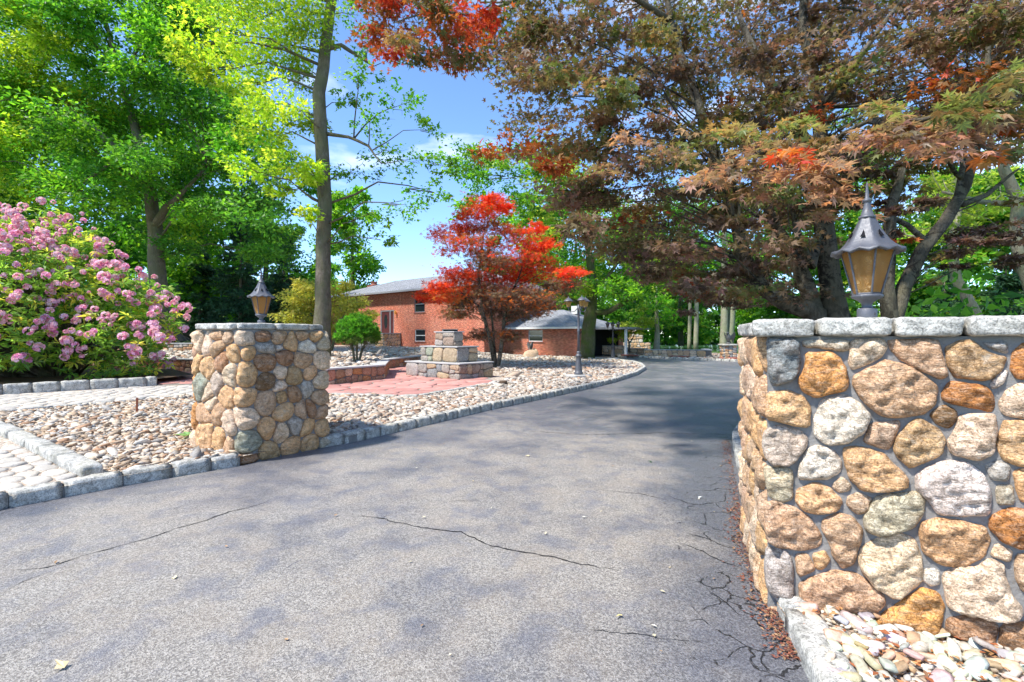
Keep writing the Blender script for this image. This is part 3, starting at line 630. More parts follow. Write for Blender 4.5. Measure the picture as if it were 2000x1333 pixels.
TR = [('slate', '325 145 540 145 540 320 500 410 380 445 340 400 330 250'), ('sage', '570 150 850 150 855 210 800 222 700 205 580 195'), ('orange', '585 235 740 228 800 270 840 340 855 470 720 505 640 525 560 480 535 420 575 340'),
 ('cream', '880 150 1080 145 1105 200 1080 250 980 310 885 340 865 280'), ('tan', '1125 150 1430 145 1470 260 1500 370 1460 400 1380 370 1200 275 1150 220'), ('olive', '1500 200 1600 150 1670 150 1760 220 1885 255 1870 320 1770 410 1560 390 1515 310'), ('grey', '1750 165 1890 170 1890 235 1780 195'),
 ('tan', '1090 285 1150 290 1300 340 1440 450 1425 560 1330 640 1100 650 990 580 890 450 905 380'), ('gold', '330 490 480 480 560 520 610 590 600 720 440 690 325 660'), ('white', '690 540 820 505 930 560 1000 640 970 740 860 820 730 835 640 770 640 660'), ('pink', '1010 700 1180 680 1190 700 1130 860 1060 850 965 810 975 760'),
 ('olive', '1180 790 1260 690 1330 665 1450 740 1490 810 1460 900 1270 980 1200 930 1155 860'), ('rust', '1480 490 1530 420 1640 430 1770 460 1810 550 1790 620 1700 595 1560 570 1485 540'), ('dark', '1400 640 1480 575 1560 610 1570 670 1510 725 1440 690'), ('cream', '1590 650 1700 630 1810 640 1830 720 1800 890 1700 930 1540 890 1510 820 1560 740'),
 ('cream', '1850 560 1900 480 2000 430 2100 450 2150 600 2000 660 1880 630'), ('gold', '1870 690 2000 680 2110 700 2120 950 2000 975 1870 930 1840 830'), ('rust', '1930 240 2000 170 2080 200 2090 390 1960 400 1930 330'), ('white', '1890 350 1880 420 1810 460 1795 430 1850 370'),
 ('mauve', '320 740 400 705 530 740 595 790 560 880 490 960 370 970 310 900 300 810'), ('white', '590 870 660 840 760 870 810 940 800 1020 690 1065 530 1050 545 970'), ('gold', '830 860 920 845 1080 890 1150 960 1250 1050 1240 1110 1100 1140 950 1130 870 1050 840 950'), ('white', '1310 1040 1360 985 1500 940 1640 950 1740 1030 1790 1150 1780 1290 1640 1300 1450 1290 1390 1200 1300 1120'),
 ('grey', '1760 970 1850 945 1920 980 1900 1070 1800 1060'), ('sage', '1835 1110 1935 1105 1945 1215 1840 1225'), ('gold', '1945 1030 2000 1000 2100 1010 2110 1200 1990 1200 1960 1110'), ('sage', '310 980 480 995 495 1050 490 1180 430 1210 350 1180 320 1090'), ('gold', '530 1130 640 1085 730 1110 810 1200 790 1260 670 1290 560 1260 515 1200'),
 ('cream', '770 1080 820 1050 870 1100 860 1135 800 1145 760 1110'), ('pink', '860 1170 930 1155 1005 1190 980 1270 920 1290 850 1220'), ('sage', '1040 1180 1150 1155 1300 1145 1355 1190 1340 1290 1280 1380 1060 1425 980 1390 960 1320 1000 1240'), ('tan', '310 1230 370 1205 500 1240 600 1310 680 1420 670 1490 560 1520 400 1500 320 1440'),
 ('tan', '690 1330 790 1285 890 1310 950 1400 940 1460 890 1610 820 1635 760 1560 730 1460 690 1400'), ('gold', '1340 1350 1450 1315 1580 1330 1740 1370 1785 1460 1740 1560 1600 1635 1450 1610 1350 1530 1325 1430'), ('rust', '1800 1310 1900 1255 2000 1260 2120 1290 2100 1500 1990 1515 1860 1460 1790 1380'), ('cream', '960 1490 1080 1440 1200 1420 1290 1450 1340 1590 1330 1740 1170 1840 1050 1770 940 1650 930 1560'),
 ('grey', '320 1520 440 1520 490 1590 500 1720 490 1870 400 1850 330 1770 310 1640'), ('tan', '515 1560 590 1550 640 1650 530 1690'), ('gold', '630 1555 700 1530 740 1590 690 1650 650 1640'), ('tan', '540 1750 620 1700 760 1660 870 1660 1000 1740 1100 1850 1050 1920 950 2000 800 1980 640 1930 550 1830'),
 ('orange', '1150 1900 1230 1850 1330 1770 1450 1810 1480 1900 1460 2020 1420 2085 1280 2070 1060 2010 1040 1970'), ('white', '1360 1660 1440 1650 1455 1740 1400 1755 1350 1720'), ('cream', '1840 1490 1920 1530 1920 1600 1800 1560'), ('cream', '1480 1680 1600 1630 1700 1640 1790 1580 1880 1630 1880 1710 1920 1800 1985 1900 1960 1960 1850 1975 1600 1930 1520 1890 1500 1780'),
 ('brown', '1520 1970 1650 1960 1790 1980 1830 2030 1800 2150 1650 2120 1500 2060'), ('brown', '1870 2020 2000 2000 2110 2010 2110 2230 2000 2230 1850 2150'), ('pink', '1960 1560 2090 1560 2100 1780 1990 1790 1950 1680'), ('cream', '1850 1260 1900 1235 1870 1240'), ('tan', '340 1900 480 1905 640 1960 600 2030 420 2010 340 1960'), ('white', '1900 700 1880 690 1870 640 1890 660')]
mp0 = planemap((0, 0, 0), U3, N3); smax = 0
for i, (ck, s) in enumerate(TR):
    a = [float(k) for k in s.split()]; poly = [ray_plane(1400+x/3.3333, 620+y/3.3333, P0, U, N, .02) for x, y in zip(a[::2], a[1::2])]
    ar = .5*abs(sum(poly[k-1][0]*poly[k][1]-poly[k][0]*poly[k-1][1] for k in range(len(poly))))
    if ar < .0012: continue
    cx = sum(p[0] for p in poly)/len(poly); cz = sum(p[1] for p in poly)/len(poly); poly = [(cx+(x-cx)*(1.0+.011/max(.03, ar**.5)), cz+(z-cz)*(1.0+.011/max(.03, ar**.5))) for x, z in poly]
    me = rock_mesh('stone', poly, mp0, .03+.03*min(1, ar/.03), M['stone'], .0115, .62, 1, .03, i, .024)
    link('stone', me, None, gw, color=scol(ck, .06)); smax = max(smax, max(p[0] for p in poly))
def facing(parent, mapf, x0, x1, z0, z1, sx, sz, gap, keys, mat, h=.03, nper=14, piece='stone', jit=.3, rough=.25, avoid=None, asp=1.1, soft=1):
    for i, c in enumerate(ashlar(x0, x1, z0, z1, sx, sz, gap) if soft == 0 or mat is M['stone_far'] else cells(jgrid(x0, x1, z0, z1, sx, sz, jit), x0, x1, z0, z1, gap, asp)):
        if not c: continue
        if soft == 0: c = chaikin([q for a, b in zip(c, c[1:]+c[:1]) for q in (a, ((a[0]+b[0])/2, (a[1]+b[1])/2))], 1)
        me = rock_mesh(piece, c, mapf, h*random.uniform(.8, 1.2), mat, .02, .4, soft, .03, i+random.randint(0, 999), .03) if mat is M['stone'] else stone_mesh(piece, c, mapf, h*random.uniform(.7, 1.25), mat, nper, ((1.0, 0), (.96, .6), (.86, .9), (.5, 1.0)), rough, soft, 9, .02, i+random.randint(0, 999))
        if (me.polygons[-1].normal).dot(mapf(0, 0, 1)-mapf(0, 0, 0)) < 0: me.flip_normals()
        link(piece, me, None, parent, color=scol(random.choice(keys)))
KEYS = 'cream gold tan gold white tan olive orange pink grey cream'.split()
for o in gw.children:                       # outward faces
    if o.name.startswith('stone') and o.data.polygons[-1].normal.dot(N3) < 0: o.data.flip_normals()
facing(gw, mp0, smax+.01, 3.18, .02, 1.43, .24, .2, .03, KEYS, M['stone'], .05, 18)
facing(gw, planemap((0, 0, 0), us, ns), .02, 1.12, .0, 1.44, .2, .2, .02, ['cream', 'gold', 'tan', 'cream', 'pink'], M['stone'], .042, 18)
facing(gw, planemap(Q, -ns, us), .0, .45, .0, 1.44, .2, .2, .02, KEYS, M['stone'], .04, 14)
# granite capping
def cap_block(parent, c, ang, lx, ly, lz, z, seed):
    o = link('cap_stone', block_mesh('cap_stone', lx, ly, lz, M['granite'], 9, .022, .0075, seed, 13), None, parent); o.location = (c[0], c[1], z); o.rotation_euler.z = ang; return o
cs = [ray_plane(p, 640, P0, U, N, .05)[0] for p in (1466, 1596, 1748, 1889, 2040)]+[1.72, 2.1, 2.45, 2.85, 3.22]
an = math.atan2(U[1], U[0])
for i in range(len(cs)-1):
    a, b = cs[i]+.007, cs[i+1]-.007; c = U3*(a+b)/2-N3*.17
    cap_block(gw, c, an, b-a, .46, .092, 1.442+.002*(i % 2), i+40)
an2 = math.atan2(us.y, us.x)
for i, (a, b) in enumerate([(.44, .78), (.79, 1.16)]): cap_block(gw, us*(a+b)/2-ns*.19, an2, b-a, .46, .09, 1.441, i+60)

# left gate pillar: rounded plan, faced all round
A, C, B, D = Vector((-2.41, 6.31)), Vector((-3.07, 5.43)), Vector((-4.02, 5.98)), Vector((-3.34, 6.95))
def rounded(P, rad, k=7):
    out = []
    for i, (p, r) in enumerate(zip(P, rad)):
        a = (P[i-1]-p).normalized(); b = (P[(i+1) % len(P)]-p).normalized()
        for j in range(k+1):
            t_ = j/k; q0, q1 = p+a*r, p+b*r; out.append(q0.lerp(p, t_).lerp(p.lerp(q1, t_), t_))
    return out
ring = rounded([A, C, B, D], [.10, .13, .34, .16]); ring = ring[4:]+ring[:4]     # begins on the face towards the house
gp = tag(empty('gate_pillar', (-3.2, 6.15, 0)), 'squat tan fieldstone gate pillar left of the driveway with a lantern on its granite cap', 'pillar', 'fieldstone gate walls')
class Path:
    def __init__(s, P, o): s.P = P+[P[0]]; s.o = Vector(o); s.L = [0]; [s.L.append(s.L[-1]+(b-a).length) for a, b in zip(s.P, s.P[1:])]; s.T = s.L[-1]
    def at(s, t):
        t %= s.T; i = max(0, min(len(s.P)-2, int(np.searchsorted(s.L, t))-1)); a, b = s.P[i], s.P[i+1]; f = (t-s.L[i])/max(1e-9, s.L[i+1]-s.L[i]); return a.lerp(b, f)
    def map(s, t, z, d):
        p = s.at(t); e = s.at(t+.05)-s.at(t-.05); n_ = Vector((-e.y, e.x)).normalized(); p = p+n_*d-s.o; return Vector((p.x, p.y, z))
pp = Path(ring, (-3.2, 6.15))
MB().prism([(p.x+3.2, p.y-6.15) for p in ring], -.05, 1.515).build('mortar_core', M['mortar'], gp)
SEED = 'cream 285 525 cream 335 550 tan 400 490 tan 470 505 cream 565 500 gold 275 640 tan 405 565 gold 485 610 gold 585 600 brown 430 650 gold 345 700 cream 480 730 gold 580 740 mauve 400 780 green 315 800 gold 460 870 gold 570 875 cream 365 920 tan 330 1000 tan 410 990 cream 470 1040 cream 565 1010 gold 335 1100 gold 415 1130 tan 465 1160 cream 350 845 brown 690 485 tan 775 490 gold 840 530 tan 925 490 gold 1000 490 sage 1045 530 grey 700 565 white 780 555 white 945 560 brown 690 665 brown 810 630 tan 930 650 cream 1038 655 dark 690 770 cream 780 720 olive 875 740 gold 975 720 cream 1040 770 cream 770 810 brown 865 855 grey 955 815 tan 695 905 olive 785 880 tan 1030 875 brown 965 950 gold 810 975 tan 915 965 tan 1045 970 gold 705 1075 cream 800 1090 grey 865 1055 gold 945 1070 gold 1045 1070 green 590 1155 olive 705 1215 gold 850 1165 gold 970 1155 sage 1050 1150 brown 595 1265'.split()
ts = np.linspace(0, pp.T, 500); pxs = np.array([1000+F*pp.at(t_).x/pp.at(t_).y for t_ in ts]); i0 = int(np.argmax(pxs[:150])); i1 = i0+int(np.argmin(pxs[i0:330]))
seeds = []; keys = []
for k in range(0, len(SEED), 3):
    px, py = 300+float(SEED[k+1])/3.174, 500+float(SEED[k+2])/3.174; j = i0+int(np.argmin(np.abs(pxs[i0:i1]-px))); t_ = ts[j]; dpt = pp.at(t_).y
    seeds.append((float(t_), CH+(HZ-py)*dpt/F)); keys.append(SEED[k])
s_vis0, s_vis1 = min(s[0] for s in seeds), max(s[0] for s in seeds)
extra = [s for s in jgrid(s_vis1+.12, pp.T+s_vis0-.1, .0, 1.5, .24, .2, .3)]
allc = cells(seeds+extra, s_vis0-.12, pp.T+s_vis0-.12, -.02, 1.5, .012, 1.0, .0085)
for i, c in enumerate(allc):
    if not c: continue
    mx_, mz_ = sum(a for a, b in c)/len(c), sum(b for a, b in c)/len(c); c = [(mx_+(a-mx_)*1.04, mz_+(b-mz_)*1.04) for a, b in c]
    me = rock_mesh('stone', c, pp.map, .062*random.uniform(.7, 1.25), M['stone'], .018, .46, 2, .03, i+300, .05, .23)
    q = me.polygons[len(me.polygons)-8]; cc = Vector(q.center)
    if q.normal.dot(Vector((cc.x, cc.y, 0))) < 0: me.flip_normals()
    link('stone', me, None, gp, color=scol(keys[i] if i < len(keys) else random.choice(KEYS), .06))
t_ = s_vis0-.2; i = 0
while t_ < pp.T+s_vis0-.3:
    l = random.choice((.30, .36, .42)); a, b = pp.at(t_), pp.at(t_+l); e = b-a; n_ = Vector((-e.y, e.x)).normalized(); c = (a+b)/2-n_*.10-Vector((-3.2, 6.15))
    cap_block(gp, c, math.atan2(e.y, e.x), e.length-.008, .33, .075, 1.512+.0015*(i % 3), i+80); t_ += l; i += 1
MB().prism([((p.x+3.2)*.8, (p.y-6.15)*.8) for p in ring], 1.51, 1.572).build('cap_bed', M['concrete'], gp)

# ================================================================ gate lanterns
def lantern(loc_, rz, s, label):
    r = tag(empty('gate_lantern', loc_, rz), label, 'lantern', 'gate lanterns'); r.scale = (s*.82, s*.82, s)
    MB().lathe([(.052, 0), (.053, .004), (.053, .048), (.050, .052), (.03, .058), (.027, .07), (.03, .082), (.055, .098), (.078, .108), (.084, .114), (.084, .122), (.07, .126)], 24).build('base', M['iron'], r, True)
    MB().lathe([(.006, .0), (.006, .012)], 8, (.0, -.052, .02)).build('screw', M['dark_iron'], r)
    zb, zt, rb, rt = .128, .348, .072, .142
    for k in range(6):
        a, b = math.pi/3*k, math.pi/3*(k+1); pa, pb = Vector((math.cos(a), math.sin(a), 0)), Vector((math.cos(b), math.sin(b), 0))
        q = [pa*rb*.97+Vector((0, 0, zb)), pb*rb*.97+Vector((0, 0, zb)), pb*rt*.97+Vector((0, 0, zt)), pa*rt*.97+Vector((0, 0, zt))]
        inn_ = -(pa+pb)*.002; MB().add(q+[v_+inn_ for v_ in q], [(0, 1, 2, 3), (7, 6, 5, 4), (0, 4, 5, 1), (1, 5, 6, 2), (2, 6, 7, 3), (3, 7, 4, 0)]).build('pane', M['amber'], r)
        MB().tube([pa*rb+Vector((0, 0, zb-.004)), pa*rt+Vector((0, 0, zt+.01))], .0062, 6).build('glazing_bar', M['iron'], r)
    hexr = lambda rr, z: [Vector((math.cos(math.pi/3*k)*rr, math.sin(math.pi/3*k)*rr, z)) for k in range(7)]
    for rr, z in ((rb, zb), (rt, zt)): MB().tube(hexr(rr, z), .006, 6).build('glazing_ring', M['iron'], r)
    hexf = lambda th: 1-.035*math.cos(6*th)*0
    wv = lambda th, i: (.008*math.cos(12*th)*(1 if i < 2 else .35 if i == 2 else 0))
    prof = [(.188, .338), (.192, .344), (.168, .357), (.143, .374), (.118, .397), (.094, .428), (.072, .462), (.052, .497), (.040, .520), (.038, .522)]
    mb = MB(); vs = []; n_ = 48; P_ = prof+[(.03, .518), (.10, .40), (.15, .352), (.182, .336)]
    for i, (rr, z) in enumerate(P_):
        for k in range(n_):
            th = 2*math.pi*k/n_; m_ = ((th+math.pi/6) % (math.pi/3))-math.pi/6; f = math.cos(math.pi/6)/math.cos(abs(math.pi/6-abs(m_))) if i > 1 else 1
            vs.append((rr*math.cos(th)*f, rr*math.sin(th)*f, z+wv(th, i if i < 10 else 0 if i == 13 else 9)))
    fs = [(i*n_+k, i*n_+(k+1) % n_, ((i+1) % len(P_))*n_+(k+1) % n_, ((i+1) % len(P_))*n_+k) for i in range(len(P_)) for k in range(n_)]
    roof = mb.add(vs, fs).build('roof', M['iron'], r, True)
    for k in range(6):                       # triangular vents
        th = math.pi/3*(k+.5); e = Vector((math.cos(th), math.sin(th), 0)); s_ = Vector((-e.y, e.x, 0))
        MB().add([e*.1035+s_*.014+Vector((0, 0, .412)), e*.1035-s_*.014+Vector((0, 0, .412)), e*.079+Vector((0, 0, .452)), e*.07+Vector((0, 0, .43))], [(0, 1, 2), (1, 0, 3), (0, 2, 3), (2, 1, 3)]).build('vent', M['dark'], roof)
    MB().lathe([(.043, .514), (.047, .519), (.045, .527), (.036, .530), (.026, .56), (.017, .592), (.017, .598), (.024, .603), (.025, .610), (.018, .616), (.012, .622), (.010, .65), (.005, .69), (.001, .705)], 12).build('finial', M['iron'], r, True)
    MB().lathe([(.016, .12), (.018, .20), (.017, .225), (.006, .26), (.001, .27)], 12).build('candle', M['candle'], r, True)
    return r
lp = U3*.43-N3*.14
lantern((P0[0]+lp.x+.02, P0[1]+lp.y, 1.532), R(12), 1.0, 'large grey lantern with amber panes standing on the right gate wall')
lantern((-3.18, 6.13, 1.585), R(32), 1.02, 'smaller looking grey lantern with amber panes on top of the left gate pillar')

# ================================================================ stepped stone fountain
e1 = Vector((-1.9, 1.5, 0)).normalized(); e2 = Vector((1.5, 1.9, 0)).normalized(); fc = Vector((-2.05, 15.74, H(-2.05, 15.74)+.1))
fn = tag(empty('stepped_fountain', fc), 'three-tiered square fieldstone fountain standing on the red patio', 'fountain')
MB()
for nm, h1, h2, z0, z1, ks, hh in (('lower_tier', 1.21, .75, 0, .50, 'stepgrey stepgrey steptan stepbrown slate stepgrey steptan stepbrown stepgrey', .24), ('middle_tier', .82, .45, .5, 1.0, 'stepgrey stepgrey slate steptan stepbrown stepgrey green', .24), ('upper_tier', .42, .19, 1.0, 1.47, 'stepgrey stepbrown stepgrey slate green', .22)):
    c4 = [-e1*h1-e2*h2, e1*h1-e2*h2, e1*h1+e2*h2, -e1*h1+e2*h2]
    td = MB().prism([(c.x, c.y) for c in c4], z0-.02 if z0 == 0 else z0-.004, z1-.03).build(nm, M['joint'], fn)
    for k in range(4):
        p, q = c4[k], c4[(k+1) % 4]; u_ = (q-p).normalized(); n_ = Vector((u_.y, -u_.x, 0)); n_ = n_ if n_.dot(p+q) > 0 else -n_; a = (q-p).length
        facing(td, planemap(p+Vector((0, 0, z0)), u_, n_), -.02, a+.02, .0, z1-z0-.04, .40, hh*1.1, .012, ks.split(), M['stone_far'], .04, 14, rough=.35, jit=.3, soft=0)
    MB().prism([(c.x, c.y) for c in (-e1*(h1+.045)-e2*(h2+.045), e1*(h1+.045)-e2*(h2+.045), e1*(h1+.045)+e2*(h2+.045), -e1*(h1+.045)+e2*(h2+.045))], z1-.034, z1).build('coping', M['concrete'], td)

# ================================================================ low red stone walls
def low_wall(pts, h, thick, label, keys, zf, group='low red garden walls', sx=.30, sz=.22, mat='stone_far', cat='wall', name='garden_wall', cope=True, core='joint'):
    P = [Vector((*p, 0)) for p in pts]; r = tag(empty(name, (*pts[0], zf(*pts[0])-.02)), label, cat, group); o = P[0]
    for i, (a, b) in enumerate(zip(P, P[1:])):
        u_ = (b-a).normalized(); n_ = Vector((u_.y, -u_.x, 0)); l = (b-a).length       # outward = right of travel
        if n_.dot(-a) < 0: n_ = -n_
        c4 = [a-o, b-o, b-o-n_*thick, a-o-n_*thick]
        cr_ = MB().prism([(c.x, c.y) for c in c4], -.05, h-.02+.003*i).build('core', M[core], r)
        facing(r, planemap(a-o, u_, n_), 0, l, 0, h-.02, sx, sz, .014, keys, M[mat], .03, 12, rough=.22, soft=0)
        if i in (0, len(P)-2):
            for e, s_ in ((a, -1), (b, 1)):
                if (i == 0 and s_ < 0) or (i == len(P)-2 and s_ > 0): facing(r, planemap(e-o, -n_, u_*s_), 0, thick, 0, h-.02, sx, sz, .014, keys, M[mat], .025, 10)
        if cope: MB().prism([((c.x), (c.y)) for c in [a-o+n_*.05-u_*.04, b-o+n_*.05+u_*.04, b-o-n_*(thick+.04)+u_*.04, a-o-n_*(thick+.04)-u_*.04]], h-.022+.004*i, h+.02+.004*i).build('coping', M['concrete'], r)
    return r
RK = 'red red brown rust pink red'.split()
low_wall([(-9.3, 14.9), (-4.9, 12.85), (-3.85, 14.5), (-4.4, 17.2)], .46, .3, 'low red sandstone wall holding the raised bed round the clipped conifer', RK, HB)
low_wall([(-4.75, 18.5), (-3.9, 22.3)], .40, .3, 'short red stone wall running back behind the stepped fountain', RK, HB)
low_wall([(-17, 17.1), (-8.8, 17.55)], .48, .3, 'long low red stone wall seen between rhododendron and gate pillar', RK, HB)
low_wall([(-19, 23.2), (-9, 22.6)], .42, .3, 'upper mossy stone wall of the gravel terrace behind the rhododendron', 'brown olive tan grey'.split(), HR)
bk = lambda x, y: .09
low_wall([(8.6, 31.3), (12.1, 30.2), (12.8, 32.6)], .44, .35, 'tan stone planter wall at the far end of the driveway', 'cream gold tan cream'.split(), bk, 'far tan stone walls', .36, .24)
low_wall([(6.2, 34.6), (7.7, 33.6)], .62, .35, 'short tan stone wall beside the carport behind the second lamp post', 'cream gold tan'.split(), bk, 'far tan stone walls', .36, .24)
low_wall([(7.9, 35.2), (9.6, 34.4)], .42, .35, 'low pale stone wall under the small yellow-green tree', 'cream white tan'.split(), bk, 'far tan stone walls', .36, .24)
ch = tag(empty('outdoor_fireplace', (10.6, 42, .05)), 'stepped tan stone fireplace behind the planter trees', 'fireplace')
for nm, a, z0, z1 in (('hearth', 2.6, 0, .75), ('chimney', 1.3, .75, 1.55), ('chimney_top', .8, 1.55, 2.0)):
    td = MB().box(-a/2, a/2, -.5, .5, z0, z1).build(nm, M['mortar'], ch)
    facing(td, planemap((-a/2, -.5, z0), (1, 0, 0), (0, -1, 0)), 0, a, 0, z1-z0, .34, .24, .015, 'cream tan gold white'.split(), M['stone_far'], .03, 10)
    facing(td, planemap((-a/2, .5, z0), (0, -1, 0), (-1, 0, 0)), 0, 1, 0, z1-z0, .34, .24, .015, 'cream tan gold white'.split(), M['stone_far'], .03, 10)
for i, (x, y, l, an_) in enumerate([(7.6, 31.2, 1.1, -.75), (10.2, 29.5, 1.2, -.7), (12.2, 27.4, 1.1, -.6)]):
    o = link('stone_slab', block_mesh('stone_slab', l, .35, .10, M['redslab'], 4, .02, .008, i+7), None); o.location = (x, y, .10); o.rotation_euler.z = an_
    tag(o, ['flat red stone slab by the far kerb, nearest the carport', 'flat red stone slab lying in front of the tan planter wall', 'flat red stone slab beside the pedestal with the bird'][i], 'slab', 'red stone slabs along the far kerb')
# pedestal and bird
pd = tag(empty('stone_pedestal', (12.35, 27.6, .06)), 'square dark fieldstone pedestal carrying a bronze bird beside the lake', 'pedestal')
MB().box(-.34, .34, -.34, .34, -.05, .80).build('core', M['mortar'], pd)
for u_, n_, p in (((1, 0, 0), (0, -1, 0), (-.34, -.34, 0)), ((0, -1, 0), (-1, 0, 0), (-.34, .34, 0)), ((0, 1, 0), (1, 0, 0), (.34, -.34, 0))):
    facing(pd, planemap(p, u_, n_), 0, .68, 0, .8, .24, .17, .014, 'brown grey tan slate'.split(), M['stone_far'], .03, 10)
link('cap_stone', block_mesh('cap_stone', .86, .86, .09, M['granite'], 5, .02, .006, 3), None, pd, (0, 0, .80))
def bird(name, loc_, s, rz, label, mat, cat='statue'):
    r = tag(empty(name, loc_, rz), label, cat); r.scale = (s, s, s)
    MB().lathe([(.10, 0), (.16, .02), (.15, .06), (.09, .10)], 12).build('perch', M[mat], r, True)
    MB().tube([(0, 0, .07), (-.02, 0, .16), (-.03, 0, .30), (.0, 0, .44), (.04, 0, .55), (.06, 0, .62), (.10, 0, .66), (.16, 0, .655), (.22, 0, .62)], [.05, .10, .155, .15, .10, .075, .075, .05, .008], 12).build('body', M[mat], r, True)
    for s_ in (-1, 1):
        vs = [(.02, .11*s_, .46), (-.06, .20*s_, .58), (-.12, .30*s_, .72), (-.20, .30*s_, .50), (-.20, .22*s_, .30), (-.22, .12*s_, .12), (-.06, .13*s_, .28)]
        MB().add(vs+[(x-.03, y+.035*s_, z) for x, y, z in vs], [tuple(range(7)), tuple(reversed(range(7, 14)))]+[(k, (k+1) % 7, 7+(k+1) % 7, 7+k) for k in range(7)]).build('wing', M[mat], r)
    MB().add([(-.1, -.07, .2), (-.1, .07, .2), (-.26, .09, .0), (-.26, -.09, .0), (-.13, -.05, .2), (-.13, .05, .2), (-.29, .08, .02), (-.29, -.08, .02)], [(0, 1, 2, 3), (7, 6, 5, 4), (0, 4, 5, 1), (1, 5, 6, 2), (2, 6, 7, 3), (3, 7, 4, 0)]).build('tail', M[mat], r)
bird('bird_statue', (12.35, 27.6, .95), .95, -2.4, 'bronze bird with raised wings on the stone pedestal', 'bronze')
bx_, by_ = 1.2, 29.9
rk = link('boulder', stone_mesh('boulder', [(-.45, -.3), (.4, -.35), (.5, .1), (.3, .35), (-.3, .4), (-.55, .1)], lambda s, z, d: Vector((s, z, d)), .45, M['stone'], 20, ((1, .1), (.95, .5), (.8, .85), (.5, 1)), .3, 1, 3, .1), None, None, (bx_, by_, HB(bx_, by_)-.02), scol('cream'))
tag(rk, 'pale boulder on the gravel in front of the garage wall', 'boulder')
bird('bird_statue', (bx_, by_, HB(bx_, by_)+.40), .75, .5, 'small dark bird figure sitting on the pale boulder', 'bronze')

# ================================================================ lamp posts
def lamp_post(loc_, label, h, mat, rz, glass):
    r = tag(empty('lamp_post', loc_, rz), label, 'lamp post', 'three-headed lamp posts')
    link('footing', block_mesh('footing', .72, .5, .12, M['concrete'], 4, .02, .006, 5), None, r, (0, 0, -.02))
    MB().lathe([(.13, .09), (.14, .11), (.14, .17), (.12, .19), (.115, .24), (.085, .55), (.08, .66), (.10, .68), (.10, .71), (.075, .73), (.06, .78), (.07, .80), (.05, .84)], 16).build('base', M[mat], r, True)
    MB().lathe([(.045, .82), (.038, h*.55), (.048, h*.56), (.048, h*.575), (.036, h*.585), (.032, h-.45), (.05, h-.44), (.05, h-.40), (.03, h-.38), (.03, h-.30)], 14).build('shaft', M[mat], r, True)
    for k in range(3):
        a = 2*math.pi*k/3+.3; e = Vector((math.cos(a), math.sin(a), 0)); z = h-.46; R0 = .33
        MB().tube([e*.03+Vector((0, 0, z+.05)), e*.12+Vector((0, 0, z-.05)), e*.24+Vector((0, 0, z-.07)), e*.32+Vector((0, 0, z-.02)), e*R0+Vector((0, 0, z+.05))], .013, 6).build('arm', M[mat], r)
        hd = MB().lathe([(.02, 0), (.035, .01), (.05, .03), (.065, .04)], 12, (e.x*R0, e.y*R0, z+.05)).build('lamp_head', M[mat], r, True)
        MB().lathe([(.062, .042), (.10, .20), (.10, .222)], 8, (e.x*R0, e.y*R0, z+.05)).build('glass', M[glass], hd)
        MB().lathe([(.155, .215), (.155, .225), (.12, .262), (.075, .30), (.03, .33), (.012, .34), (.015, .36), (.004, .385)], 12, (e.x*R0, e.y*R0, z+.05)).build('lamp_roof', M[mat], hd, True)
x, y = G(1130, 738, .1); lamp_post((x, y, HB(x, y)), 'grey lamp post with three amber lanterns on the gravel near the driveway bend', 2.62, 'iron', .4, 'amber')
x, y = 5.55, 26.6; lamp_post((x, y, HB(x, y)), 'dark lamp post with clear lanterns farther back at the tip of the gravel', 2.15, 'dark_iron', 1.1, 'pane')
x, y = W(1613, 600, 14)[:2]; lamp_post((x, y, .1), 'lamp post half hidden behind the right gate wall, one lantern showing', 2.25, 'dark_iron', 0, 'amber')
# ================================================================ the house
class UVB:
    def __init__(s): s.v = []; s.f = []; s.uv = []
    def quad(s, *p, uv=None):
        p = [Vector(a) for a in p]; n = len(s.v); s.v += p; s.f.append(tuple(range(n, n+len(p))))
        if uv is None:
            u = (p[1]-p[0]); u.z = 0 if abs(u.z) < 1e-6 else u.z; u.normalize(); nn = u.cross(p[-1]-p[0]).normalized(); w_ = nn.cross(u)
            o = Vector((0, 0, 0)); uv = [((a-o).dot(u), (a-o).dot(w_)) for a in p]
        s.uv += uv
    def build(s, name, mat, parent):
        me = bpy.data.meshes.new(name); me.from_pydata([tuple(a) for a in s.v], [], s.f); l = me.uv_layers.new(name='UVMap')
        for i, u in enumerate(s.uv): l.data[i].uv = u
        me.update(); me.materials.append(mat); return link(name, me, None, parent)
house = tag(empty('house', (-1.94, 33.7, 0), math.atan2(-.63, .777)), 'red brick split-level house with grey shingle roof and attached garage wing', 'house')
ub = UVB()
def facade(x0, x1, y, z0, z1, holes):
    xs = sorted({x0, x1, *[h[0] for h in holes], *[h[1] for h in holes]}); zs = sorted({z0, z1, *[h[2] for h in holes], *[h[3] for h in holes]})
    for a, b in zip(xs, xs[1:]):
        for c, d in zip(zs, zs[1:]):
            m_ = ((a+b)/2, (c+d)/2)
            if any(h[0] < m_[0] < h[1] and h[2] < m_[1] < h[3] for h in holes): continue
            ub.quad((a, y, c), (b, y, c), (b, y, d), (a, y, d))
    for a, b, c, d in holes:
        t_ = .14
        ub.quad((a, y, c), (a, y+t_, c), (a, y+t_, d), (a, y, d)); ub.quad((b, y+t_, c), (b, y, c), (b, y, d), (b, y+t_, d)); ub.quad((a, y, d), (a, y+t_, d), (b, y+t_, d), (b, y, d)); ub.quad((a, y+t_, c), (a, y, c), (b, y, c), (b, y+t_, c))
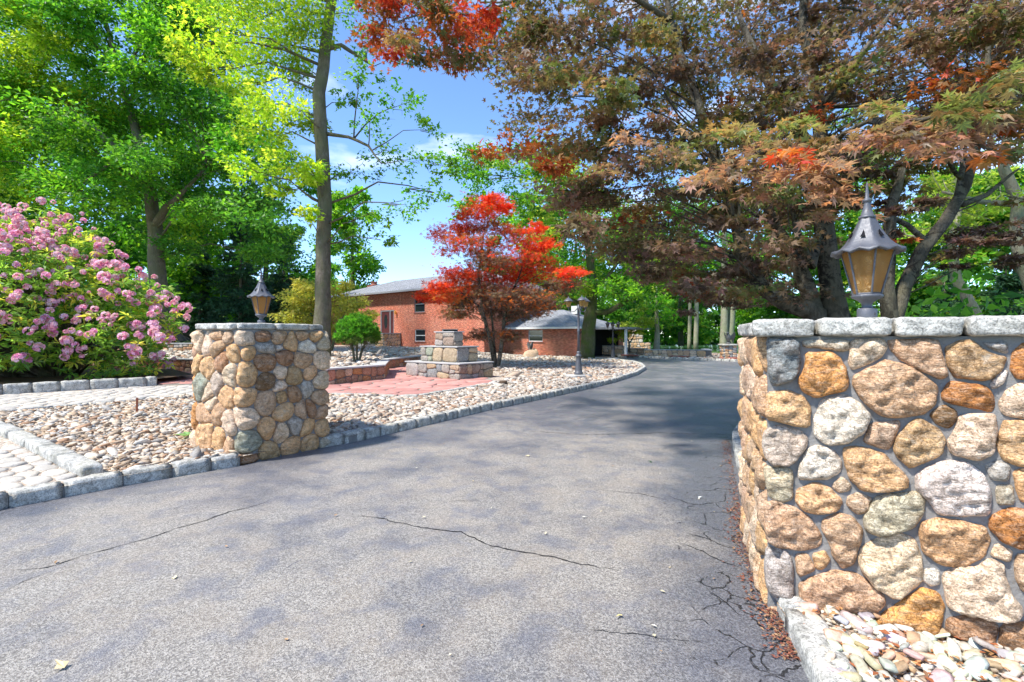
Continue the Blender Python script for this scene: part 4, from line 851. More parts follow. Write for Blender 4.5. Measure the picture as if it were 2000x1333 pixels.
UW = (-7.5, -6.25, 3.25, 4.55); LW = (-7.45, -6.2, .95, 1.9); DR = (-11.95, -10.1, 1.42, 3.55); UW2 = (-3.2, -1.9, 3.25, 4.55); LW2 = (-16.6, -15.2, 3.2, 4.5); UW4 = (-4.3, -2.6, .95, 1.9)
facade(-20, 0, 0, -.4, 5.0, [UW, LW, DR, UW2, LW2, UW4])
ub.quad((0, 0, -.4), (0, 9, -.4), (0, 9, 5), (0, 0, 5)); ub.quad((-20, 9, -.4), (-20, 0, -.4), (-20, 0, 5), (-20, 9, 5)); ub.quad((0, 9, -.4), (-20, 9, -.4), (-20, 9, 5), (0, 9, 5))
ub.build('wall', M['brick'], house); ub = UVB()
GW = (2.05, 3.3, 1.0, 1.80)
facade(0.003, 6.11, 2.38, -.4, 1.97, [GW])
ub.quad((6.11, 2.38, -.4), (6.11, 3.0, -.4), (6.11, 3.0, 1.97), (6.11, 2.38, 1.97)); ub.build('garage_wall', M['brick'], house); ub = UVB()
ub.quad((6.11, 8.2, -.4), (6.11, 9, -.4), (6.11, 9, 1.97), (6.11, 8.2, 1.97)); ub.quad((6.11, 9, -.4), (0, 9, -.4), (0, 9, 1.97), (6.11, 9, 1.97)); ub.build('garage_wall', M['brick'], house)
MB().box(6.0, 6.04, 3.0, 8.2, -.3, 1.95).build('dark_garage_opening', M['dark'], house)  # near-black sheet filling the opening; the shade inside is put into its colour
def window(h, y, sash=True, dark=False):
    a, b, c, d = h; f = MB(); t_ = .055
    for q in ((a, b, c, c+t_), (a, b, d-t_, d), (a, a+t_, c+t_, d-t_), (b-t_, b, c+t_, d-t_)): f.box(q[0], q[1], y+.05, y+.13, q[2], q[3])
    wn_ = f.build('window', M['grey_trim' if dark else 'white_trim'], house)
    m_ = (c+d)/2
    if sash: MB().box(a+t_, b-t_, y+.07, y+.11, m_-.03, m_+.03).build('sash_bar', M['white_trim'], wn_)
    for z0, z1 in (((c+t_, m_-.03), (m_+.03, d-t_)) if sash else ((c+t_, d-t_),)): MB().box(a+t_, b-t_, y+.085, y+.10, z0, z1).build('pane', M['pane'], wn_)
    MB().box(a-.06, b+.06, y-.05, y+.139, c-.07, c-.003).build('sill', M['redslab'], wn_)
window(UW, 0, True, True); window(LW, 0); window(UW2, 0, True, True); window(LW2, 0, True, True); window(UW4, 0); window(GW, 2.38)
dfr = MB()
for q in ((DR[0], DR[0]+.1, DR[2], DR[3]), (DR[0]+1.25, DR[0]+1.35, DR[2], DR[3]), (DR[1]-.08, DR[1], DR[2], DR[3]), (DR[0]+.1, DR[0]+1.25, DR[3]-.1, DR[3]), (DR[0]+1.35, DR[1]-.08, DR[3]-.1, DR[3])): dfr.box(q[0], q[1], .02, .13, q[2], q[3])
dfr.build('door_frame', M['grey_trim'], house)
dd = MB().box(DR[0]+.1, DR[0]+1.25, .06, .11, DR[2], DR[3]-.1).build('front_door', M['door'], house)
mb = MB(); ov = [(DR[0]+.67+.22*math.cos(a), 2.6+.6*math.sin(a)) for a in np.linspace(0, 2*math.pi, 20, endpoint=False)]
mb.add([(x, .052, z) for x, z in ov]+[(x, .06, z) for x, z in ov], [tuple(range(20))]+[(k, 20+k, 20+(k+1) % 20, (k+1) % 20) for k in range(20)]).build('oval_glass', M['pane'], dd)
MB().tube([(DR[0]+1.15, .055, 2.4), (DR[0]+1.15, .0, 2.4), (DR[0]+1.15, .0, 2.55)], .015, 6).build('handle', M['dark_iron'], dd)
MB().box(DR[0]+1.35, DR[1]-.08, .07, .10, DR[2], DR[3]-.1).build('sidelight', M['door'], house)
wl_ = MB().lathe([(.04, 0), (.09, .05), (.09, .22), (.11, .24), (.02, .34)], 8, (DR[1]+.35, -.14, 3.15)).build('wall_lamp', M['amber'], house)
st = MB()
for k in range(5): st.box(-12.3, -10.35, -1.5-.3*k, -1.2-.3*k if k else 0, -.2, 1.40-.2*k-(0 if k else 0))
st.build('stoop', M['concrete'], house)
pr = MB().box(-10.3, -9.2, -1.7, -.01, -.2, 1.55).build('stoop_pier', M['mortar'], house)
facing(pr, planemap((-10.3, -1.7, -.1), (1, 0, 0), (0, -1, 0)), 0, 1.1, 0, 1.64, .3, .25, .014, 'cream tan gold'.split(), M['stone_far'], .03, 10)
facing(pr, planemap((-9.2, -1.7, -.1), (0, 1, 0), (1, 0, 0)), 0, 1.65, 0, 1.64, .3, .25, .014, 'cream tan gold'.split(), M['stone_far'], .03, 10)
MB().box(-10.36, -9.14, -1.76, 0.0-.012, 1.552, 1.62).build('pier_cap', M['concrete'], pr)
rl = MB(); rl.tube([(-10.45, -2.9, .55), (-10.45, -2.85, 1.55), (-10.45, -1.5, 2.3), (-10.45, -1.1, 2.3)], .025, 6); rl.tube([(-10.45, -1.5, 1.3), (-10.45, -1.5, 2.3)], .02, 6); rl.tube([(-10.45, -2.2, .9), (-10.45, -2.2, 1.9)], .015, 6)
rl.build('railing', M['dark_iron'], house)
def hip(x0, x1, y0, y1, ze, zr, o, inset, left=True, right=True):
    u = UVB(); a, b, c, d = x0-(o if left else 0), x1+(o if right else 0), y0-o, y1+o; ym = (y0+y1)/2; rl_, rr = (x0+inset if left else x0), (x1-inset if right else x1)
    u.quad((a, c, ze), (b, c, ze), (rr, ym, zr), (rl_, ym, zr)); u.quad((b, d, ze), (a, d, ze), (rl_, ym, zr), (rr, ym, zr))
    if right: u.quad((b, c, ze), (b, d, ze), (rr, ym, zr))
    if left: u.quad((a, d, ze), (a, c, ze), (rl_, ym, zr))
    u.quad((a, d, ze-.01), (b, d, ze-.01), (b, c, ze-.01), (a, c, ze-.01)); return u, (a, b, c, d)
u, bb = hip(-20, 0, 0, 9, 5.02, 6.75, .55, 4.2); rf = u.build('roof', M['shingles'], house)
MB().box(bb[0], bb[1], bb[2]-.1, bb[2], 4.9, 5.03).build('gutter', M['grey_trim'], rf); MB().box(bb[1]+.002, bb[1]+.1, bb[2], bb[3], 4.9, 5.03).build('gutter', M['grey_trim'], rf); MB().box(bb[0]-.1, bb[0]-.002, bb[2], bb[3], 4.9, 5.03).build('gutter', M['grey_trim'], rf)
MB().box(-18.6, -17.6, 3.2, 4.2, 5.3, 6.35).build('chimney', M['redslab'], rf); MB().lathe([(.42, 6.35), (.45, 6.4), (.3, 6.46), (.26, 6.62), (.32, 6.65), (.32, 6.72)], 12, (-18.1, 3.7, 0)).build('chimney_pot', M['redslab'], rf, True)
u, bb = hip(0.0, 6.11, 2.38, 9, 1.99, 3.35, .35, 3.2, left=False); r2 = u.build('garage_roof', M['shingles'], house)
MB().box(0.02, bb[1], bb[2]-.09, bb[2], 1.87, 2.0).build('gutter', M['white_trim'], r2); MB().box(bb[1]+.002, bb[1]+.09, bb[2], bb[3], 1.87, 2.0).build('gutter', M['white_trim'], r2)
MB().box(3.6, 4.1, 5.6, 6.1, 3.0, 3.6).build('roof_vent', M['white_trim'], r2)
cp = MB().box(6.56, 8.9, 3.9, 9.2, 1.84, 1.98).build('carport_roof', M['grey_trim'], house)
for x, y in ((8.7, 4.1), (8.7, 9.0)): MB().box(x-.07, x+.07, y-.07, y+.07, -.2, 1.838).build('carport_post', M['white_trim'], house)
MB().tube([(6.62, 2.2, 1.86), (6.4, 2.3, 1.6), (6.18, 2.36, 1.5), (6.18, 2.36, .1)], .04, 8).build('downpipe', M['dark_iron'], house)
# shed and woodpile on the far left
sh = tag(empty('garden_shed', (-26.2, 38, .3)), 'dark low gabled shed under the trees behind the left gate pillar', 'shed')
MB().box(-1.8, 1.8, -1.2, 1.2, -.2, .75).build('wall', M['shed'], sh); MB().add([(-2.1, -1.5, .7), (2.1, -1.5, .7), (0, -1.5, 1.9), (-2.1, 1.5, .7), (2.1, 1.5, .7), (0, 1.5, 1.9)], [(0, 1, 2), (5, 4, 3), (0, 2, 5, 3), (2, 1, 4, 5), (1, 0, 3, 4)]).build('roof', M['shed'], sh)
for k in range(9):
    p = Vector((-25.6+random.uniform(-2.4, 1.4), 33.5+random.uniform(-.5, .5), .42+.22*(k % 3))); a = random.uniform(-.3, .3); e = Vector((math.cos(a), math.sin(a)*.6, random.uniform(-.08, .1)))
    o = MB().tube([-e*.9, -e*.3+Vector((0, 0, .03)), e*.9], [.13, .15, .12], 9).build('log', M['shed'], None, True); o.location = p; tag(o, 'dark log in the woodpile in front of the garden shed', 'log', 'logs of the woodpile')
# odd small things
x, y = G(267, 810, .12); mb = MB().box(-.014, .014, -.01, .01, -.05, .30); o = mb.build('marker_stake', M['rust'], None); o.location = (x, y, HB(x, y)); o.rotation_euler = (.02, .03, .3); tag(o, 'short rusty metal stake standing in the river stones', 'stake')
x, y = G(983, 752, .12); o = MB().lathe([(.11, 0), (.115, .02), (.105, .10), (.10, .13), (.06, .135)], 12).build('tree_stump', M['log'], None, True); o.location = (x, y, HB(x, y)); tag(o, 'small brown cut stump in the gravel beside the patio edging', 'stump')
# ================================================================ vegetation
def tmpl_palm(angs, rad, notch, droop=.22):
    pts = []; n = len(angs); tr = []
    pts.append((0, 0, 0)); seq = []
    for i in range(n):
        seq.append((rad[i]*math.cos(R(angs[i])), rad[i]*math.sin(R(angs[i]))))
        if i < n-1:
            a = (angs[i]+angs[i+1])/2; q = notch*(rad[i]+rad[i+1])/2; seq.append((q*math.cos(R(a)), q*math.sin(R(a))))
    V = np.array([(0, 0, 0)]+[(x, y, -droop*(x*x+y*y)) for x, y in seq]); V[:, 0] += .15
    T = np.array([(0, i, i+1) for i in range(1, len(seq))]); return V, T
LEAF = {
 'oval': (np.array([(0, 0, 0), (.45, -.27, .05), (1, 0, -.08), (.45, .27, .05)]), np.array([(0, 1, 2), (0, 2, 3)])),
 'long': (np.array([(0, 0, 0), (.5, -.17, .03), (1, 0, -.2), (.5, .17, .03)]), np.array([(0, 1, 2), (0, 2, 3)])),
 'needle': (np.array([(0, -.035, 0), (0, .035, 0), (1, 0, -.05)]), np.array([(0, 1, 2)])),
 'lobed': (np.array([(0, 0, 0), (.3, -.34, 0), (.48, -.13, .03), (1, 0, -.1), (.48, .13, .03), (.3, .34, 0)]), np.array([(0, 1, 2), (0, 2, 3), (0, 3, 4), (0, 4, 5)])),
 'star5': (np.array([(0, 0, 0)]+[q for a, r_ in ((-95, .6), (-46, .88), (0, 1), (46, .88), (95, .6)) for q in ((.5*r_*math.cos(R(a-15)), .5*r_*math.sin(R(a-15)), -.05), (r_*math.cos(R(a)), r_*math.sin(R(a)), -.22*r_), (.5*r_*math.cos(R(a+15)), .5*r_*math.sin(R(a+15)), -.05))]), np.array([q for i in range(5) for q in ((0, 1+3*i, 2+3*i), (0, 2+3*i, 3+3*i))][:10])),
 'palm5': tmpl_palm((-98, -46, 0, 46, 98), (.55, .86, 1, .86, .55), .46), 'palm7': tmpl_palm((-132, -84, -40, 0, 40, 84, 132), (.40, .74, .94, 1, .94, .74, .40), .44, .3)}
def unit(a): return a/np.maximum(1e-9, np.linalg.norm(a, axis=-1, keepdims=True))
def leaf_frames(n, up=1.2, out=None, droop=.25):
    nn = rng.normal(0, 1, (n, 3)); nn = unit(nn+np.array([0, 0, up])*1.0)
    t_ = rng.normal(0, 1, (n, 3))
    if out is not None: t_ = t_*.7+out*1.1
    t_[:, 2] -= droop; t_ = unit(t_-nn*(t_*nn).sum(-1, keepdims=True)); return t_, np.cross(nn, t_), nn
def leaf_mesh(name, C, S, col, shape, mat, up=1.2, out=None, droop=.25):
    V0, T0 = LEAF[shape]; n = len(C); t_, b_, n_ = leaf_frames(n, up, out, droop)
    V = C[:, None]+S[:, None, None]*(V0[None, :, :1]*t_[:, None]+V0[None, :, 1:2]*b_[:, None]+V0[None, :, 2:]*n_[:, None])
    T = (T0[None]+(np.arange(n)*len(V0))[:, None, None]).reshape(-1, 3)
    return mesh_np(name, V.reshape(-1, 3), T, mat, np.repeat(col, len(T0), 0))
def pads_to_leaves(pads, size, sub=7, tight=.34):
    """pads: (centre, (rx, ry, rz), n, palette); leaves gather in small sprays inside each pad"""
    C, S, K, O = [], [], [], []
    for c, r, n, pal in pads:
        r = np.array(r); k = max(2, int(n/26)); d_ = unit(rng.normal(0, 1, (k, 3)))*rng.random((k, 1))**.4; tone = rng.uniform(.72, 1.22)
        s_ = rng.integers(0, k, n); p = (d_[s_]+rng.normal(0, tight/2, (n, 3)))*r; pal = np.array(pal)
        st_ = rng.uniform(.75, 1.22, k); pk = rng.integers(0, len(pal), k)
        ci = np.where(rng.random(n) < .6, pk[s_], rng.integers(0, len(pal), n))
        C.append(p+np.array(c)); S.append(size*rng.lognormal(0, .22, n)); K.append(np.clip(pal[ci]*(tone*st_[s_]*rng.uniform(.82, 1.18, n))[:, None], 0, .7)); O.append(unit(p*np.array([1, 1, .3])))
    return np.vstack(C), np.concatenate(S), np.vstack(K), np.vstack(O)
def wobble(P, amp, seed):
    out = []; P = [Vector(p) for p in P]
    for i, (a, b) in enumerate(zip(P, P[1:])):
        for j in range(4):
            q = a.lerp(b, j/4); k = 0 if i == 0 and j == 0 else 1; out.append(q+Vector((noise.noise(q*.9+Vector((seed, 0, 0))), noise.noise(q*.9+Vector((0, seed, 9))), 0))*amp*k)
    return out+[P[-1]]
def expand(rad): 
    out = []
    for a, b in zip(rad, rad[1:]): out += [a+(b-a)*j/4 for j in range(4)]
    return out+[rad[-1]]
def tree(name, label, cat, stems, pads, shape, size, bark='bark', leafmat='leaf', limb=.035, group=None, up=1.2, droop=.25, limb_every=1, wob=.06, tight=.34, stem_names=None):
    base = Vector(stems[0][0][0]); r = tag(empty(name, base), label, cat, group); sk = []
    for i, (P, rad) in enumerate(stems):
        q = wobble(P, wob, i+len(pads)); e = expand(rad); sk += [(a, b) for a, b in zip(q, e)]
        MB().tube([a-base for a in q], e, 12 if rad[0] > .1 else 8).build('trunk' if i == 0 else 'stem' if rad[0] > .09 else 'branch', M[bark], r, True)
    mb = MB()
    for i, (c, rr, n, pal) in enumerate(pads):
        if i % limb_every: continue
        c = Vector(c); best = min(sk, key=lambda s: (s[0]-c).length+2.0*max(0, s[0].z-c.z+.4)+.6*max(0, .35*c.z-s[0].z)); a = best[0]; m_ = a.lerp(c, .5)+Vector((0, 0, .12*(c-a).length)); ra = min(best[1]*.6, limb*(.5+.25*(c-a).length))
        P = [a+(m_-a)*0, a.lerp(m_, .5)+Vector((0, 0, -.02)), m_, m_.lerp(c, .55), c]
        P = [p+Vector((random.uniform(-1, 1), random.uniform(-1, 1), random.uniform(-1, 1)))*.03*(c-a).length*(0 < j < 4) for j, p in enumerate(P)]
        mb.tube([p-base for p in P], [ra, ra*.8, ra*.6, ra*.4, ra*.15], 6)
        for k in range(3):
            e = Vector((random.uniform(-1, 1)*rr[0], random.uniform(-1, 1)*rr[1], random.uniform(-.7, .9)*rr[2]))*.8; mb.tube([m_.lerp(c, .5)-base, c+e*.5-base, c+e-base], [ra*.35, ra*.25, ra*.08], 5)
    if mb.v: tag(mb.build('branches', M[bark], r, True), kind='stuff')
    C, S, K, O = pads_to_leaves([((Vector(c)-base)[:], rr, n, p) for c, rr, n, p in pads], size, tight=tight)
    link('crown', leaf_mesh('crown', C, S, K, shape, M[leafmat], up, O, droop), None, r)
    return r
def copy_tree(o, loc_, rz, s, label):
    c = o.copy(); COL.objects.link(c); c.location = loc_; c.rotation_euler.z = rz; c.scale = (s*random.uniform(.9, 1.1), s*random.uniform(.9, 1.1), s); c['label'] = label
    for ch_ in list(o.children): k = ch_.copy(); COL.objects.link(k); k.parent = c
    return c
YG = [(.34, .44, .025), (.25, .38, .025), (.42, .48, .05), (.18, .32, .02)]; GB = [(.15, .34, .02), (.09, .26, .02), (.22, .40, .025), (.055, .175, .018)]
GM = [(.07, .21, .022), (.105, .26, .03), (.05, .155, .02), (.14, .30, .03)]; GD = [(.03, .085, .02), (.04, .11, .028), (.022, .06, .015), (.05, .13, .03)]
RED = [(.62, .06, .022), (.52, .045, .02), (.66, .12, .035), (.46, .05, .025)]; BRZ = [(.23, .135, .10), (.19, .125, .085), (.175, .135, .07), (.285, .135, .10), (.21, .14, .09)]
DKB = [(.155, .10, .08), (.14, .10, .07), (.19, .10, .083), (.13, .10, .067)]; ORG = [(.46, .13, .03), (.38, .12, .03), (.50, .075, .025), (.25, .12, .035)]; OLV = [(.19, .20, .065), (.24, .18, .08), (.15, .18, .055), (.30, .17, .075)]
PNK = [(.36, .21, .17), (.29, .16, .13), (.25, .16, .10), (.40, .18, .11)]; LIM = [(.34, .42, .05), (.26, .36, .04), (.40, .44, .08)]; YEL = [(.50, .45, .10), (.44, .42, .08), (.58, .49, .14), (.34, .36, .08)]
def PX(px, py, d, dd=0): return W(px, py, d+random.uniform(-dd, dd))
def region_pads(poly, n, d0, d1, rpx, nl, palf, squash=.6, minsep=None):
    xs = [p[0] for p in poly]; ys = [p[1] for p in poly]; out = []; tries = 0; pts = []
    while len(out) < n and tries < n*60:
        tries += 1; x, y = random.uniform(min(xs), max(xs)), random.uniform(min(ys), max(ys))
        if not inpoly([(x, y)], poly)[0]: continue
        if minsep and any((x-a)**2+(y-b)**2 < minsep**2 for a, b in pts[-int(n*.45):]): continue
        pts.append((x, y)); d = random.uniform(d0, d1); r = rpx*random.uniform(.7, 1.35)*d/F; out.append((W(x, y, d), (r, r, r*squash), int(nl*random.uniform(.7, 1.3)), palf(x, y)))
    return out

# tall slender tree behind the left pillar
d = 18.9; k = d/F; zb = HR(-7.4, d)-.05; s0 = W(628, 0, d); 
st_ = [([Vector((s0.x, d, zb)), W(630, 560, d), W(634, 400, d), W(628, 250, d), W(623, 180, d), W(637, 80, d), W(653, -20, d), W(668, -220, d)], [.36, .29, .27, .25, .24, .21, .18, .10]),
       ([W(640, 95, d), W(665, 88, d), W(700, 110, d+.5), W(730, 130, d+1)], [.10, .085, .06, .03]), ([W(640, 262, d), W(680, 268, d), W(720, 285, d-.4), W(745, 320, d-.5)], [.08, .06, .05, .02])]
pads = []
for x, y, r in [(420, 60, 70), (480, 120, 60), (500, 40, 70), (560, 100, 60), (400, 140, 45), (540, 200, 50), (520, 262, 55), (590, 50, 60), (470, 170, 40), (560, 320, 45), (600, 240, 36), (610, 335, 34), (440, 0, 70), (360, 90, 40), (560, 20, 60), (500, 210, 40), (480, 330, 32), (545, 370, 28), (590, 150, 40), (600, 420, 22), (640, -90, 120), (540, -90, 100), (740, -80, 80), (440, -80, 80)]: pads.append((PX(x, y, d, 1.6), (r*k, r*k, r*k*.75), int(14*r), YG))
for x, y, r in [(690, 30, 45), (700, 150, 45), (725, 230, 50), (785, 205, 45), (765, 300, 55), (700, 335, 48), (825, 320, 42), (705, 425, 50), (785, 400, 42), (850, 255, 32), (665, 470, 30), (845, 375, 36), (745, 470, 30), (720, 90, 45), (670, 200, 30), (880, 330, 30), (800, 120, 30)]: pads.append((PX(x, y, d, 1.4), (r*k, r*k, r*k*.7), int(4.6*r), GB))
tree('tall_tree', 'tall slender tree with yellow-green leaves rising behind the left gate pillar', 'tree', st_, pads, 'lobed', .17, 'bark', droop=.5)

# big spreading tree on the left
d = 26; k = d/F; st_ = [([Vector((W(312, 0, d).x, d, H(-19, d))), W(310, 560, d), W(302, 450, d), W(290, 350, d), W(262, 250, d), W(228, 120, d), W(195, 0, d)], [.48, .42, .36, .26, .18, .12, .07]),
      ([W(302, 445, d), W(325, 405, d-.5), W(345, 390, d-1), W(400, 330, d-1)], [.24, .17, .13, .06]), ([W(290, 350, d), W(190, 255, d-1), W(110, 190, d-1), W(20, 145, d-1)], [.18, .13, .10, .06]), ([W(292, 360, d), W(215, 320, d-2), W(160, 360, d-2), W(165, 430, d-2)], [.11, .08, .06, .03]), ([W(280, 300, d), W(255, 200, d+1), W(290, 90, d+1), W(330, -40, d+1)], [.15, .11, .09, .04])]
pads = region_pads([(-120, -140), (430, -140), (440, 100), (500, 230), (560, 400), (565, 520), (470, 500), (340, 500), (270, 400), (150, 420), (-120, 330)], 210, 21.5, 30, 50, 560, lambda x, y: GB if random.random() < .55 else (YG if x < 120 or random.random() < .15 else GM), .55, 22)
tree('spreading_tree', 'broad bright green tree with forked dark trunk behind the rhododendron', 'tree', st_, pads, 'oval', .205, 'bark', limb=.03, limb_every=3, tight=.45)

# rhododendron
rc = np.array([-14.5, 14.4, 1.75]); rr_ = np.array([4.0, 3.3, 3.6])
ro = tag(empty('rhododendron', (-13.6, 14.2, HB(-13.6, 14.2))), 'huge rhododendron covered in pink flower trusses behind the planter kerb', 'shrub'); rb = np.array(ro.location)
def shell(n, lo=.75, hi=1.0, zmin=-.42):
    P = np.zeros((0, 3))
    while len(P) < n:
        q = unit(rng.normal(0, 1, (n*2, 3))); q = q[(q[:, 2] > zmin) & (q[:, 1] < .55)]; b = np.array([1+.22*noise.noise(Vector(a)*2.4)+.10*noise.noise(Vector(a)*6) for a in q]); P = np.vstack([P, q*(b*rng.uniform(lo, hi, len(q)))[:, None]])
    return P[:n]
tip = shell(3000, .66, 1.0); tipw = rc+tip*rr_+np.clip(tip[:, 2:], 0, 1)*np.array([-1.5, 0, .0]); tipw[:, 2] = np.maximum(tipw[:, 2], .35)
C, O, K = [], [], []
pal = np.array([(.26, .42, .07), (.18, .33, .065), (.46, .53, .08), (.64, .58, .10), (.14, .27, .07), (.34, .46, .12)])
for i, p in enumerate(tipw):
    n = 9; a = rng.uniform(0, 6.28)+np.arange(n)*6.283/n; e = np.stack([np.cos(a), np.sin(a), rng.uniform(-.5, .35, n)], -1); C.append(np.repeat(p[None], n, 0)+e*.03); O.append(unit(e)*2.2); cc = pal[rng.integers(0, 6)] if rng.random() < .7 else pal[rng.integers(0, 2)]; K.append(np.clip(cc*rng.uniform(.75, 1.25, (n, 1)), 0, .6))
C = np.vstack(C)-rb; n = len(C)
link('foliage', leaf_mesh('foliage', C, .19*rng.lognormal(0, .18, n), np.vstack(K), 'long', M['leaf'], 1.1, np.vstack(O), .1), None, ro)
mb = MB()
for i in range(0, 3000, 12):
    p = Vector(tipw[i]-rb); q = Vector((random.uniform(-.6, .6), random.uniform(-.4, .4), .05)); mb.tube([q, q.lerp(p, .35)+Vector((0, 0, .3)), q.lerp(p, .75)+Vector((0, 0, .2)), p], [.05, .035, .02, .008], 5)
tag(mb.build('stems', M['bark'], ro, True), kind='stuff')
PP = np.array([(.81, .43, .64), (.84, .56, .73), (.75, .27, .52), (.86, .68, .78), (.82, .45, .62)])
tv = []
for q in range(5):
    c_ = unit(rng.normal(0, 1, (17, 3))*np.array([1, 1, .8])+np.array([0, 0, .35])); cen = c_*.105*rng.uniform(.8, 1.05, (17, 1)); V = []; T = []; K = []
    for a, e in zip(c_, cen):
        t_ = np.cross(a, [.3, .2, .9]); t_ /= np.linalg.norm(t_); b_ = np.cross(a, t_); base = len(V); V.append(e-a*.012); col = PP[rng.integers(0, 5)]*rng.uniform(.85, 1.12)
        for j in range(10):
            th = j*.6283; r_ = .064 if j % 2 == 0 else .044; V.append(e+(t_*math.cos(th)+b_*math.sin(th))*r_+a*.012)
        T += [(base, base+1+j, base+1+(j+1) % 10) for j in range(10)]; K += [col]*10
    tv.append(mesh_np('flower_truss', V, T, M['petal'], np.clip(np.array(K), 0, .85)))
ft = shell(1500, .88, 1.08, -.35); vis = ft*rr_
sc_ = (-(vis[:, 1])/rr_[1])+.35*ft[:, 0]+rng.uniform(0, .5, len(ft)); order = np.argsort(-sc_)
K = 0; restV, restT, restC = [], [], []
for i in order[:1050]:
    p = rc+vis[i]+np.array([-1.5, 0, 0])*np.clip(ft[i, 2], 0, 1)
    if p[2] < .4 or p[2] < 1.3 and rng.random() < .55: continue
    s = rng.lognormal(-.28, .22); m_ = tv[rng.integers(0, 5)]
    if K < 300:
        o = link('flower_truss', m_, None, ro); o.location = p-rb; o.scale = (s, s, s); o.rotation_euler = (rng.uniform(-.5, .5), rng.uniform(-.5, .5), rng.uniform(0, 6.3)); K += 1
    else:
        a = np.zeros(len(m_.vertices)*3, np.float32); m_.vertices.foreach_get('co', a); f = np.zeros(len(m_.loops), np.int32); m_.loops.foreach_get('vertex_index', f); cc = np.zeros(len(m_.polygons)*4, np.float32); m_.attributes['col'].data.foreach_get('color', cc)
        b0 = sum(len(v) for v in restV); restV.append(a.reshape(-1, 3)*s+p-rb); restT.append(f.reshape(-1, 3)+b0); restC.append(cc.reshape(-1, 4)[:, :3])
if restV: tag(link('flower_trusses', mesh_np('flower_trusses', np.vstack(restV), np.vstack(restT), M['petal'], np.vstack(restC)), None, ro), kind='stuff')
pbd = tag(link('planting_bed', sheet([(-14.0, 8.6), (-11.75, 10.95), (-9.7, 12.95), (-9.6, 14.6), (-12, 17), (-19, 16.9), (-19, 9)], lambda x, y: HB(x, y)+.16, .7, 'planting_bed', M['soil'])), kind='structure')

# clipped conifer and yellow shrub
bz = HR(-5.35, 16.7); pads = []
for i in range(230):
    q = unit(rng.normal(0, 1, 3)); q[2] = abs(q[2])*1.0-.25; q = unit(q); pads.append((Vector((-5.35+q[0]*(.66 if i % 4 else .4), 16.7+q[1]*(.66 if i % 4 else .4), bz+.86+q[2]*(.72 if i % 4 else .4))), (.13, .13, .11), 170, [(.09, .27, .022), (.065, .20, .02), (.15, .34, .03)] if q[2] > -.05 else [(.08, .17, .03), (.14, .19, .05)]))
st_ = [([Vector((-5.4, 16.7, bz-.05)), Vector((-5.45, 16.65, bz+.4)), Vector((-5.6, 16.6, bz+.9))], [.045, .04, .025]), ([Vector((-5.3, 16.7, bz-.05)), Vector((-5.2, 16.7, bz+.4)), Vector((-5.0, 16.8, bz+.95))], [.045, .04, .02]), ([Vector((-5.33, 16.72, bz-.05)), Vector((-5.32, 16.6, bz+.5)), Vector((-5.35, 16.5, bz+1.2))], [.04, .035, .02])]
tree('clipped_conifer', 'rounded bright green dwarf conifer on bare stems in the raised bed', 'shrub', st_, pads, 'long', .055, 'bark', 'leaf', limb=.008, up=.3, droop=-.6)
d = 24; k = d/F; zb = H(-9, d)+.3
pads = [(PX(x, y, d, .9), (r*k*1.15, r*k*1.15, r*k*.6), int(26*r), YEL if random.random() < .85 else LIM) for x, y, r in [(570, 620, 28), (580, 580, 28), (610, 570, 26), (640, 565, 30), (600, 600, 30), (660, 600, 34), (690, 585, 26), (710, 615, 24), (680, 630, 28), (640, 630, 30), (600, 640, 28), (565, 645, 20), (705, 645, 20), (650, 650, 26), (625, 600, 26), (590, 555, 16), (675, 560, 16)]]
xb = W(640, 0, d).x; st_ = [([Vector((xb, d, zb-.3)), W(625, 650, d), W(605, 600, d)], [.09, .06, .03]), ([Vector((xb+.1, d, zb-.3)), W(655, 650, d), W(680, 600, d)], [.08, .06, .03])]
tree('yellow_maple', 'yellowish fine-leaved maple spreading behind the tall trunk in front of the house', 'tree', st_, pads, 'lobed', .15, 'bark', droop=.6, tight=.4)

# red Japanese maple by the lamp post
d = 19.8; k = d/F; zb = HB(-.67, d)
PD = [(950, 402, 34, RED), (925, 423, 30, RED), (880, 456, 36, RED), (892, 480, 38, ORG), (939, 474, 34, BRZ), (991, 409, 14, RED), (1044, 445, 18, RED), (1028, 473, 38, RED), (1061, 480, 24, RED), (994, 503, 42, RED), (933, 503, 36, DKB), (883, 540, 36, RED), (925, 543, 40, ORG), (980, 542, 42, RED), (1064, 528, 40, RED), (1119, 534, 20, RED), (1105, 553, 26, BRZ), (822, 575, 16, RED), (850, 581, 24, RED), (883, 570, 36, ORG), (939, 575, 50, DKB), (994, 581, 50, DKB), (1044, 581, 40, DKB), (889, 612, 26, BRZ), (966, 606, 40, DKB), (1011, 612, 34, DKB), (1050, 603, 26, DKB), (1066, 598, 18, DKB), (933, 656, 24, DKB), (994, 655, 20, DKB), (960, 440, 28, ORG), (1000, 455, 24, ORG), (960, 520, 36, BRZ), (1030, 510, 36, ORG), (1085, 560, 24, BRZ), (860, 560, 24, RED), (910, 450, 26, RED), (965, 388, 16, RED), (1020, 550, 34, RED), (900, 595, 26, DKB)]
pads = [(PX(x, y, d, 1.5), (r*k*1.25, r*k*1.25, r*k*.5), int(19*r), (p if p is RED else p+RED[:1] if p in (ORG, BRZ) else p+ORG[:1])) for x, y, r, p in PD]
